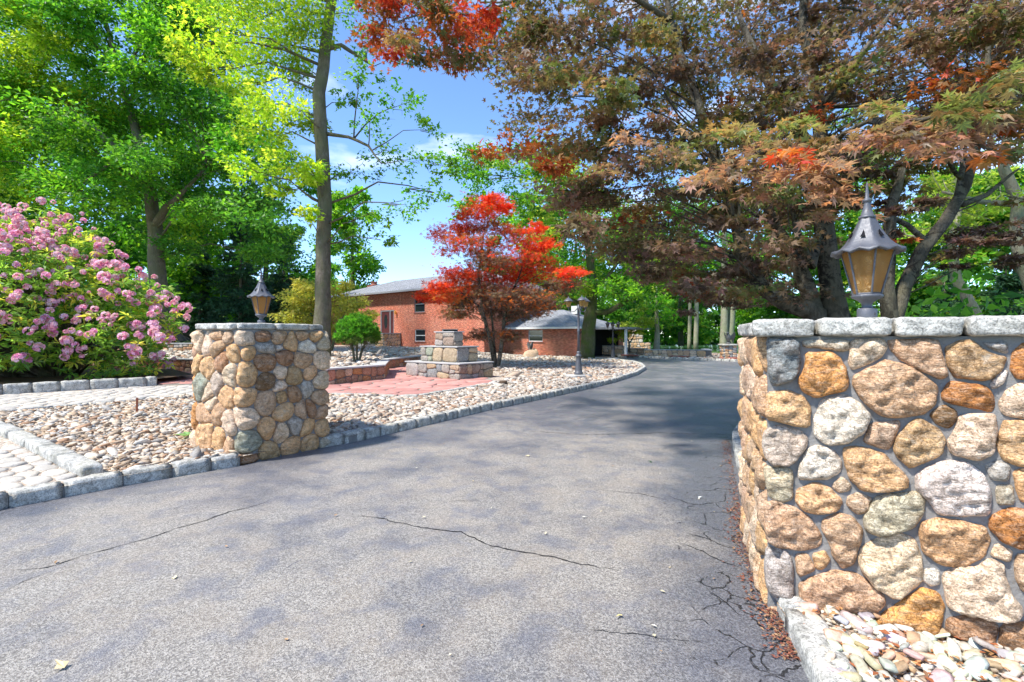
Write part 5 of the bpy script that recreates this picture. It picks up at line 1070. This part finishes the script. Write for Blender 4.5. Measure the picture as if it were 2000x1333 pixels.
xb = W(966, 0, d).x; st_ = [([Vector((xb, d, zb-.05)), W(958, 660, d), W(940, 600, d), W(935, 540, d), W(945, 460, d)], [.10, .085, .07, .055, .02]), ([Vector((xb+.12, d-.05, zb-.05)), W(980, 670, d), W(985, 620, d), W(1000, 575, d), W(1020, 520, d)], [.10, .085, .07, .05, .02]), ([Vector((xb+.05, d, zb+.1)), W(962, 650, d+.2), W(960, 590, d+.4), W(965, 500, d+.4)], [.06, .05, .04, .02]), ([W(955, 650, d), W(935, 600, d-.5), W(905, 560, d-.8)], [.05, .04, .02])]
tree('red_maple', 'scarlet Japanese maple on slim grey stems in the gravel in front of the house', 'tree', st_, pads, 'star5', .11, 'bark_maple', limb=.02, droop=.3, up=1.6, tight=.5)

# great bronze Japanese maple over the driveway
poly = [(690, -70), (703, 70), (760, 95), (840, 120), (905, 150), (1000, 150), (1005, 200), (985, 250), (955, 305), (985, 325), (1070, 325), (1085, 395), (1120, 430), (1185, 490), (1260, 535), (1310, 570), (1400, 590), (1560, 590), (1640, 440), (1690, 350), (2080, 290), (2080, -70)]
def bp(x, y):
    r = random.random()
    if x < 800: return ORG if r < .55 else RED if r < .8 else OLV
    if x < 960: return ORG if r < .4 else RED if r < .55 else OLV
    if x < 1120 and y > 270: return ORG if r < .3 else RED if r < .42 else BRZ
    if x < 1250: return BRZ if r < .5 else OLV if r < .9 else ORG
    return BRZ if r < .40 else DKB if r < .60 else OLV if r < .97 else ORG
pads = []
for c, r_, n, p in region_pads(poly, 400, 5.2, 10.5, 42, 185, bp, .34, 24):
    if c.x < 0.6: c = c*(random.uniform(5.8, 7.6)/c.y)+Vector((0, 0, CH))*(1-random.uniform(5.8, 7.6)/c.y)*0 if False else c
    pads.append((c, (r_[0]*1.15, r_[1]*1.15, r_[2]), n, p))
pads += [(PX(x, y, 8.2, 1.4), (r*8.2/F*1.3, r*8.2/F*1.3, r*8.2/F*.3), 5*r, DKB if q % 3 else BRZ) for q, (x, y, r) in enumerate([(1190, 480, 36), (1250, 500, 40), (1310, 520, 44), (1370, 540, 44), (1330, 470, 44), (1400, 500, 44), (1460, 560, 36), (1290, 440, 40), (1230, 440, 36), (1380, 440, 40), (1340, 575, 30), (1410, 590, 28), (1500, 520, 34), (1340, 610, 16), (1460, 600, 24), (1270, 545, 24), (1160, 440, 30), (1540, 560, 28)])]
d = 7.0
st_ = [([Vector((W(1630, 0, d).x, d, 0)), W(1640, 640, d), W(1622, 540, d), W(1610, 430, d), W(1602, 310, d), W(1592, 180, d), W(1572, 60, d), W(1575, -100, d)], [.21, .175, .145, .13, .105, .08, .06, .03]),
       ([Vector((W(1598, 0, d).x, d-.05, 0)), W(1590, 610, d), W(1530, 590, d), W(1482, 555, d), W(1452, 500, d), W(1440, 430, d), W(1425, 370, d), W(1380, 260, d), W(1352, 160, d), W(1310, 40, d), W(1285, -80, d)], [.17, .15, .12, .11, .10, .095, .085, .07, .06, .045, .02]),
       ([W(1592, 620, d), W(1578, 580, d+.1), W(1550, 500, d+.2), W(1515, 440, d+.2), W(1490, 380, d)], [.13, .12, .10, .08, .05]), ([W(1602, 320, d), W(1530, 215, d-.3), W(1478, 120, d-.3), W(1440, 20, d-.3)], [.10, .085, .06, .03]), ([W(1602, 330, d), W(1560, 240, d-.6), W(1640, 180, d-1), W(1720, 60, d-1.2), W(1790, -40, d-1.2)], [.05, .05, .04, .03, .015]),
       ([W(1610, 430, d), W(1585, 520, d-.2), W(1560, 470, d-.4), W(1545, 400, d-.4)], [.05, .06, .05, .03]), ([W(1310, 40, d), W(1200, -30, 6.7), W(1060, -20, 6.5), W(930, 30, 6.4), W(850, 20, 6.3), W(770, 45, 6.2)], [.045, .035, .028, .02, .014, .006])]
bigm = tree('bronze_maple', 'great bronze-leaved Japanese maple arching over the driveway from behind the right wall', 'tree', st_, pads, 'palm5', .066, 'bark_maple', 'leaf_bronze', limb=.014, droop=.35, up=1.5, limb_every=2, wob=.05, tight=.62)
base = Vector(bigm.location)
near = []
for x, y, r, dd, n, p in [(1500, 285, 95, 3.6, 150, BRZ), (1565, 330, 80, 3.2, 150, PNK), (1440, 330, 85, 3.5, 120, BRZ), (1620, 375, 60, 3.1, 80, PNK), (1540, 300, 60, 3.0, 50, ORG+PNK[3:]+RED[1:2]), (1780, 250, 110, 3.1, 170, BRZ), (1900, 205, 105, 2.8, 170, OLV), (1860, 265, 95, 2.9, 130, PNK), (1985, 150, 80, 2.7, 110, OLV), (1705, 270, 80, 3.3, 110, PNK), (1440, 255, 70, 3.8, 100, OLV), (1930, 305, 32, 2.7, 16, ORG), (1850, 300, 40, 2.9, 22, PNK), (1385, 345, 60, 3.9, 80, PNK), (1470, 375, 60, 3.6, 60, BRZ), (1620, 320, 60, 3.1, 60, PNK), (1950, 230, 70, 2.8, 80, BRZ), (1600, 420, 40, 3.2, 30, BRZ), (1720, 210, 60, 3.4, 70, OLV), (1560, 240, 60, 3.8, 70, OLV), (1300, 300, 70, 4.6, 70, BRZ), (1230, 270, 60, 4.8, 60, PNK), (1180, 330, 50, 5.0, 60, BRZ)]:
    q = rng.normal(0, .42, (n, 2)); dx = q[:, 0]*r; dy = q[:, 1]*r*.28+(dx/r)**2*r*.35; dz = q[:, 1]*-.30+rng.normal(0, .12, n)*.8
    for a, b, c in zip(dx, dy, dz): near.append((W(x+a, y+b, dd+c), p[rng.integers(0, len(p))], np.sign(a)))
near.sort(key=lambda a: a[0].y)
lm = []
V0, T0 = LEAF['palm7']
for q in range(4):
    V = V0.copy(); V[:, 2] += rng.normal(0, .03, len(V)); V[:, 1] *= rng.uniform(.9, 1.05); lm.append(mesh_np('leaf', V, T0, M['leaf_obj']))
NI = [(p, c, s) for p, c, s in near]
for p, c, s in NI[:300]:
    o = link('leaf', lm[rng.integers(0, 4)], None, bigm, p-base, tuple(np.clip(np.array(c)*rng.uniform(.75, 1.3), 0, .6))); z = rng.uniform(.055, .075); o.scale = (z, z, z)
    o.rotation_euler = (rng.normal(0, .25), rng.normal(.45, .25), (math.pi if s < 0 else 0)*.55+rng.normal(-1.0, .8))
rest = NI[300:]; C = np.array([(p-base)[:] for p, c, s in rest]); n = len(C)
tag(link('near_leaves', leaf_mesh('near_leaves', C, rng.uniform(.054, .076, n), np.clip(np.array([c for p, c, s in rest])*rng.uniform(.75, 1.3, (n, 1)), 0, .6), 'palm7', M['leaf'], 2.2, np.array([(s*.5, -.7, -.2) for p, c, s in rest]), .45), None, bigm), kind='stuff')
mb = MB()
for pts in ([(1602, 310, 7), (1650, 260, 5), (1700, 235, 3.8), (1800, 235, 3.1), (1950, 190, 2.8), (2040, 150, 2.7)], [(1602, 360, 7), (1560, 300, 5), (1540, 290, 3.6), (1600, 330, 3.2), (1660, 375, 3.05)], [(1440, 430, 7), (1430, 330, 5), (1430, 300, 3.8), (1390, 330, 3.8)], [(1700, 235, 3.8), (1800, 260, 3.1), (1880, 275, 2.85), (1950, 300, 2.7)], [(1540, 290, 3.6), (1480, 300, 3.5), (1430, 330, 3.5)]):
    q = wobble([W(*p)-base for p in pts], .02, 3); mb.tube(q, list(np.linspace(.03, .004, len(q))), 6)
tag(mb.build('twigs', M['bark_maple'], bigm, True), kind='stuff')

# second maple right of it, behind the lantern
d = 6.2
st_ = [([Vector((W(1742, 0, d).x, d, 0)), W(1742, 640, d), W(1765, 560, d), W(1800, 490, d), W(1848, 432, d), W(1885, 365, d), W(1912, 260, d), W(1928, 150, d), W(1935, 20, d)], [.11, .09, .085, .08, .072, .06, .046, .034, .018]), ([W(1735, 640, d), W(1728, 560, d), W(1735, 480, d), W(1738, 410, d), W(1762, 330, d)], [.10, .09, .08, .07, .04]), ([W(1848, 432, d), W(1870, 380, d), W(1880, 330, d), W(1890, 270, d)], [.05, .045, .035, .015]), ([W(1810, 475, d), W(1770, 440, d), W(1740, 425, d), W(1700, 440, d-.3)], [.04, .035, .03, .01]), ([W(1880, 400, d), W(1930, 380, d), W(1990, 330, d)], [.04, .03, .012]), ([W(1880, 350, d), W(1850, 310, d-.4), W(1825, 285, d-.6)], [.03, .02, .008])]
pads = [(PX(x, y, d, .7), (r*d/F*1.2, r*d/F*1.2, r*d/F*.3), int(n*1.5), p) for x, y, r, n, p in [(1940, 450, 55, 240, DKB), (1900, 480, 40, 150, DKB), (1990, 470, 45, 190, DKB), (1860, 500, 30, 80, OLV), (1760, 370, 45, 220, OLV), (1700, 340, 50, 240, DKB), (1780, 400, 34, 140, DKB), (1700, 400, 34, 120, DKB), (1980, 510, 34, 120, DKB), (1810, 545, 24, 60, OLV), (1760, 470, 24, 40, ORG), (1720, 460, 24, 60, BRZ), (1990, 390, 30, 60, OLV), (1940, 40, 60, 200, OLV), (1880, 110, 50, 160, BRZ), (2000, 80, 60, 200, BRZ), (1850, 520, 26, 50, DKB)]]
tree('bronze_maple', 'slender leaning maple with open arching branches right of the gate lantern', 'tree', st_, pads, 'palm5', .066, 'bark_maple', 'leaf_bronze', limb=.012, droop=.3, up=2, wob=.03)

# mossy tree by the carport
d = 27.5; k = d/F; xb = W(1146, 0, d).x
st_ = [([Vector((xb, d, HB(xb, d)-.05)), W(1150, 650, d), W(1154, 600, d), W(1158, 560, d), W(1152, 500, d), W(1140, 420, d), W(1120, 330, d)], [.44, .39, .35, .27, .20, .13, .06]), ([W(1155, 612, d), W(1190, 609, d-.5), W(1225, 588, d-1), W(1258, 555, d-1.5), W(1285, 520, d-1.5)], [.17, .15, .13, .10, .05]), ([W(1152, 606, d), W(1115, 585, d), W(1082, 560, d), W(1040, 540, d+1)], [.15, .12, .09, .05]), ([W(1158, 570, d), W(1185, 545, d), W(1215, 500, d), W(1240, 430, d)], [.14, .11, .08, .04])]
pads = region_pads([(905, 300), (1010, 290), (1120, 310), (1250, 430), (1330, 520), (1300, 580), (1210, 600), (1170, 570), (1090, 590), (1060, 500), (1000, 440), (900, 400)], 75, 24.5, 31, 40, 300, lambda x, y: GB if random.random() < .7 else LIM, .55, 18)
pads += [(PX(x, y, d, 1), (r*k, r*k, r*k*.6), 4*r, GB) for x, y, r in [(890, 330, 30), (920, 300, 30), (870, 390, 28), (940, 350, 32), (900, 420, 25)]]
tree('mossy_tree', 'mature tree with thick mossy green trunk between the two lamp posts', 'tree', st_, pads, 'oval', .21, 'bark_moss', limb=.03, limb_every=2)
# small trees at the far end
d = 34; k = d/F
tree('lime_tree', 'small lime-yellow tree beside the dark lamp post', 'tree', [([Vector((W(1228, 0, d).x, d, .3)), W(1228, 668, d), W(1218, 650, d)], [.07, .06, .03]), ([W(1228, 672, d), W(1236, 660, d), W(1240, 648, d)], [.05, .04, .02])], [(PX(x, y, d, .6), (r*k, r*k, r*k*.5), 15*r, LIM) for x, y, r in [(1205, 660, 14), (1215, 645, 16), (1230, 638, 14), (1240, 650, 13), (1222, 655, 14), (1196, 666, 9), (1212, 636, 9)]], 'oval', .17, limb=.02)
d = 32.3; k = d/F
tree('young_tree', 'young light green tree growing in the tan stone planter', 'tree', [([Vector((W(1283, 0, d).x, d, .1)), W(1284, 650, d), W(1282, 600, d), W(1282, 560, d)], [.24, .17, .11, .05])], [(PX(x, y, d, 1), (r*k, r*k, r*k*.6), 12*r, LIM if i % 3 == 0 else GB) for i, (x, y, r) in enumerate([(1255, 600, 22), (1275, 580, 22), (1300, 590, 22), (1265, 620, 22), (1305, 615, 22), (1285, 605, 24), (1250, 635, 16), (1315, 635, 14), (1280, 640, 16), (1285, 560, 20), (1245, 615, 14)])], 'oval', .18, 'bark_pale', limb=.03)

# woodland round about: a few kinds, copied
def proto(name, label, h, rad, seed, pal, size=.36, n=36, nl=480):
    random.seed(seed); c = [(Vector((random.gauss(0, rad*.45), random.gauss(0, rad*.45), h*(random.uniform(.06, 1.0)))), None) for _ in range(n)]
    pads = []
    for v, _ in c:
        f = 1-.4*abs((v.z/h-.5)/.5); r_ = rad*random.uniform(.26, .42)*max(.4, f); pads.append((v, (r_, r_, r_*.7), nl, pal))
    return tree(name, label, 'tree', [([Vector((0, 0, -.3)), Vector((.1, 0, h*.3)), Vector((-.1, .1, h*.6)), Vector((0, 0, h*.9))], [.34, .26, .17, .05])], pads, 'oval', size, 'bark', limb=.04, group='woodland trees', limb_every=2)
tA = proto('woodland_tree', 'a', 15, 5.2, 11, GB); tB = proto('woodland_tree', 'b', 17, 5.6, 12, GM); tC = proto('woodland_tree', 'c', 13, 4.6, 13, GM+LIM[:1])
random.seed(5)
def conifer(h, rad, seed, name='spruce'):
    rn_ = np.random.default_rng(seed); C, O, K = [], [], []; mb = MB(); mb.tube([(0, 0, -.2), (0, 0, h*.5), (0, 0, h)], [.16*h/8, .09*h/8, .01], 8)
    pal = np.array([(.025, .075, .035), (.04, .11, .05), (.06, .14, .06), (.03, .09, .03)])
    for i in range(int(h*14)):
        z = h*(.04+.95*rn_.random()); L_ = rad*(1-z/h)**.8*rn_.uniform(.75, 1.08)+.15; a = rn_.uniform(0, 6.283); e = np.array([math.cos(a), math.sin(a), 0]); s = np.array([-e[1], e[0], 0]); m_ = int(60*L_)+10
        t_ = rn_.random(m_)**.7; wd = rn_.normal(0, .16, m_)*L_*(1.05-t_); z_ = z-.30*L_*t_+.12*L_*t_**3; p = e*(t_*L_)[:, None]+s*wd[:, None]; p[:, 2] = z_-.35*np.abs(wd)+rn_.normal(0, .03, m_); C.append(p); O.append(np.repeat((e*1.3+np.array([0, 0, -.2]))[None], m_, 0)+s*np.sign(wd)[:, None]*.8); K.append(np.clip(pal[rn_.integers(0, 4)]*rn_.uniform(.7, 1.35, (m_, 1)), 0, .5))
        mb.tube([(0, 0, z), tuple(e*L_*.5+np.array([0, 0, z-.15*L_])), tuple(e*L_+np.array([0, 0, z-.18*L_]))], [.03, .02, .005], 4)
    r = tag(empty(name), 'x', 'conifer', 'conifers among the trees'); mb.build('trunk', M['bark'], r, True); C = np.vstack(C)
    link('crown', leaf_mesh('crown', C, .26*np.random.default_rng(seed).lognormal(0, .2, len(C)), np.vstack(K), 'long', M['needle'], 1.0, np.vstack(O), .3), None, r); return r
sA = conifer(9, 2.9, 3); sB = conifer(7, 2.6, 4)
def place(o, px, d, rz, s, label, first=[]):
    x = (px-1000)*d/F; z = H(x, d)-.05
    if o.name not in first: first.append(o.name); o.location = (x, d, z); o.rotation_euler.z = rz; o.scale = (s, s, s); o['label'] = label
    else: copy_tree(o, (x, d, z), rz, s, label)
place(sA, 470, 34, .4, 1.05, 'dark drooping conifer just left of the left gate lantern'); place(sA, 555, 37, 2.1, 1.0, 'dark conifer just right of the left gate lantern'); place(sB, 390, 36, 1, 1.1, 'dark conifer behind the shed roof')
place(sB, 1965, 17, .3, .62, 'dark green spruce at the right edge above the gate wall cap'); place(sB, 1845, 21, 1.7, .62, 'low dark spruce right of the leaning maple stem'); place(sB, 2060, 15, 2.5, .75, 'tall spruce cut by the right picture edge')
for o, px, d, rz, s, lab in [(tB, 120, 42, 0, 1.2, 'tall dark green woodland tree behind the top of the rhododendron'), (tA, 400, 40, 1, 1.25, 'tall woodland tree rising left of the yellow-green tree crown'), (tB, -60, 34, 2, 1.2, 'woodland tree at the left picture edge'), (tC, 520, 48, 3, 1.15, 'woodland tree behind the dark conifers'), (tB, 250, 52, 4, 1.3, 'distant woodland tree seen between the branches of the spreading tree'),
        (tA, 690, 54, 2, 1.1, 'rounded bright tree rising behind the house roof at the chimney'), (tC, 1010, 62, 5, 1.0, 'woodland tree behind the red maple crown'), (tA, 1100, 56, 1, 1.1, 'woodland tree above the garage roof'), (tB, 1220, 60, 2, 1.15, 'dark woodland tree behind the lime-yellow tree'), (tC, 1330, 66, 3, 1.1, 'woodland tree left of the two slim grey trunks'),
        (tA, 1500, 52, 4, 1.1, 'woodland tree behind the bronze maple stems'), (tB, 1620, 46, 0, 1.1, 'dark woodland tree straight behind the gate lantern'), (tC, 1740, 40, 1, 1.0, 'bright woodland tree right of the gate lantern'), (tA, 1850, 44, 3, 1.05, 'woodland tree behind the low spruces'), (tC, 1990, 36, 2, 1.1, 'woodland tree at the right picture edge'), (tB, 1420, 97, 1, 1.3, 'tree on the far shore of the lake behind the bird pedestal'), (tB, 1370, 99, 2, 1.2, 'dark tree on the far shore right of the slim grey trunks'), (tC, 1300, 98, 3, 1.2, 'tree on the far shore behind the tan planter'), (tB, 1470, 98, 5, 1.2, 'far shore tree just left of the right gate wall'), (tC, 1240, 90, 0, 1.1, 'tree behind the outdoor fireplace')]:
    place(o, px, d, rz, s, lab)
# bare pale trunks standing by the lake
def pole_tree(px, d, w0, label, fork=False):
    x = (px-1000)*d/F; z = -.2; P = [Vector((x, d, z)), Vector((x+.1, d, 4)), Vector((x, d, 9)), Vector((x+.3, d, 14))]
    st_ = [(P, [w0, w0*.85, w0*.6, w0*.2])]
    if fork: st_.append(([P[0]+Vector((.55, .1, 0)), P[1]+Vector((.8, .2, 0)), P[2]+Vector((1.8, .3, 0))], [w0, w0*.8, w0*.4]))
    tree('lakeside_tree', label, 'tree', st_, [(Vector((x+random.gauss(0, 2), d+random.gauss(0, 2), random.uniform(8, 15))), (1.6, 1.6, 1.1), 260, GB) for _ in range(12)], 'oval', .3, 'bark_pale', group='trees by the lake')
pole_tree(1413, 44, .36, 'tree with pale twin trunk behind the bird pedestal', True); pole_tree(1346, 47, .2, 'slim grey tree trunk left of the pair by the lake'); pole_tree(1359, 46, .24, 'slim grey tree trunk right of the pair by the lake')
for lab, d, st0 in [('crooked pale trunk standing behind the leaning maple at the right', 13, [(1925, 660, .15), (1900, 600, .13), (1872, 545, .12), (1858, 470, .10), (1875, 400, .08), (1850, 300, .05)]), ('pale crooked tree limbs near the right picture edge', 11, [(2040, 660, .17), (2010, 540, .15), (1985, 470, .14), (1990, 400, .12), (1960, 330, .10), (1975, 220, .07), (2000, 60, .04)])]:
    P_ = [Vector((W(st0[0][0], 0, d).x, d, 0))]+[W(a, b, d) for a, b, c in st0]; tree('lakeside_tree', lab, 'tree', [(P_, [st0[0][2]*1.2]+[c for a, b, c in st0]), ([W(st0[3][0], st0[3][1], d), W(st0[3][0]-70, st0[3][1]-5, d+.4), W(st0[3][0]-150, st0[3][1]-25, d+.6)], [.08, .06, .03])], [(PX(st0[3][0]+random.gauss(0, 120), random.uniform(150, 470), d+1, 1.5), (.55, .55, .35), 170, LIM if q % 3 else GB) for q in range(22)], 'oval', .11, 'bark_pale', limb=.012, group='trees by the lake')
# far woods closing the horizon, one mass
n = 70000; a = rng.uniform(-1.35, 1.35, n); r_ = rng.uniform(72, 120, n); bump_ = np.array([noise.noise(Vector((q*9, 0, 0)))+.5*noise.noise(Vector((q*31, 5, 0))) for q in a])
hh = (10.5+4*bump_)*np.where(np.abs(a+.12) < .17, .55, 1)*(r_/90); z = hh*rng.random(n)**1.25
C = np.stack([np.sin(a)*r_, np.cos(a)*r_, z], -1); keep = ~((C[:, 0] > 4) & (C[:, 0] < 66) & (C[:, 1] < 92)); C = C[keep]; gm = np.array(GM+GB[:2]); cl = np.array([noise.noise(Vector(p)*.25) for p in C])
tag(link('distant_woods', leaf_mesh('distant_woods', C, rng.uniform(.9, 1.8, len(C)), np.clip(gm[rng.integers(0, len(gm), len(C))]*(1+.5*cl)[:, None], .01, .5), 'oval', M['leaf'], .5, None, .3)), 'far-off green woods closing the view behind house and lake', 'woods', kind='stuff')
n = 60000; a = rng.uniform(.5, 1.2, n); r_ = rng.uniform(11, 48, n); C = np.stack([np.sin(a)*r_, np.cos(a)*r_, np.zeros(n)], -1)
k_ = (C[:, 0] > .62*C[:, 1]) & (C[:, 0] < 40); C = C[k_]; C[:, 2] = rng.random(len(C))**1.3*2.6*np.clip(np.array([.5+noise.noise(Vector(p)*.6) for p in C]), .1, 1.2)
tag(link('undergrowth', leaf_mesh('undergrowth', C, rng.uniform(.15, .32, len(C)), np.array(GM)[rng.integers(0, 4, len(C))], 'oval', M['leaf'], .8, None, .2)), 'low green undergrowth beneath the trees on the right', 'undergrowth', kind='stuff')

# ================================================================ litter
def flakes(name, P, s0, s1, pal, zf, label, cat, parent=None, lift=.006):
    n = len(P); C = np.column_stack([P, np.array([zf(x, y) for x, y in P])+lift+rng.uniform(0, .012, n)]); pal = np.array(pal)
    o = link(name, leaf_mesh(name, C, rng.uniform(s0, s1, n), np.clip(pal[rng.integers(0, len(pal), n)]*rng.uniform(.7, 1.2, (n, 1)), 0, .8), 'oval', M['litter'], 7, None, 0)); tag(o, label, cat, kind='stuff'); return o
P = rng.uniform((-6, 1.2), (13, 27), (9000, 2)); P = P[inpoly(P, dr)]; P = P[rng.random(len(P)) < np.clip((P[:, 1]-5)/14, .28, .7)*np.clip(.5+(P[:, 0]-.2*P[:, 1])*.35, .3, 1)]
flakes('petal_litter', P, .014, .038, [(.62, .55, .36), (.5, .42, .28), (.68, .64, .5), (.35, .22, .12)], lambda x, y: 0, 'pale fallen petals and leaf bits scattered over the asphalt', 'litter')
krp = np.array([(1.30, 2.15), (1.38, 2.5), (1.55, 3.05), (1.72, 3.55), (1.95, 4.1), (2.5, 5.45), (3.0, 6.65)]); t_ = rng.uniform(0, len(krp)-1.001, 1800); i_ = t_.astype(int); f_ = (t_-i_)[:, None]; P = krp[i_]*(1-f_)+krp[i_+1]*f_; P[:, 0] -= np.abs(rng.normal(0, .06, 1800))+.012
flakes('leaf_litter', P, .010, .028, [(.18, .06, .04), (.24, .09, .05), (.12, .06, .045), (.30, .18, .1)], lambda x, y: 0, 'reddish dry leaves gathered along the foot of the right wall', 'litter')
P = rng.uniform((1.0, 1.2), (2.9, 2.6), (1200, 2)); P = P[inpoly(P, bsm)]
flakes('leaf_litter', P, .02, .05, [(.40, .16, .06), (.30, .10, .04), (.45, .24, .1), (.24, .12, .06)], lambda x, y:   .075+.018*rng.random(), 'brown leaf scraps among the stones below the right wall', 'litter')
for i, (px, py, s, c, lab) in enumerate([(1215, 1205, .035, (.62, .52, .22), 'yellow fallen leaf on the asphalt right of the middle'), (126, 1310, .06, (.62, .50, .28), 'tan fallen leaf in the bottom left corner'), (346, 1130, .035, (.66, .58, .34), 'cream curled leaf on the asphalt at lower left'), (1268, 902, .06, (.05, .10, .05), 'dark green leaf lying on the far asphalt'), (1368, 972, .045, (.6, .62, .6), 'pale chip lying near the right kerb'), (1035, 892, .05, (.55, .45, .28), 'dry tan leaf in the middle of the driveway')]):
    me = leaf_mesh('fallen_leaf', np.zeros((1, 3)), np.array([s*1.3]), np.array([c]), 'lobed', M['litter'], 6, None, 0); o = link('fallen_leaf', me, None, None, (*G(px, py), .012)); tag(o, lab, 'leaf', 'single fallen leaves')
gx, gy = G(368, 852, .15); r = tag(empty('seedling', (gx, gy, HB(gx, gy)+.02)), 'broad pale green seedling among the stones beside the left pillar', 'plant')
for k in range(5):
    V, T = LEAF['lobed']; me = mesh_np('leaf', V*np.array([.17, .2, .15]), T, M['leaf_obj']); o = link('leaf', me, None, r, (0, 0, .04), (.25, .42, .14)); o.rotation_euler = (random.uniform(-.2, .2), -.25, k*1.25)
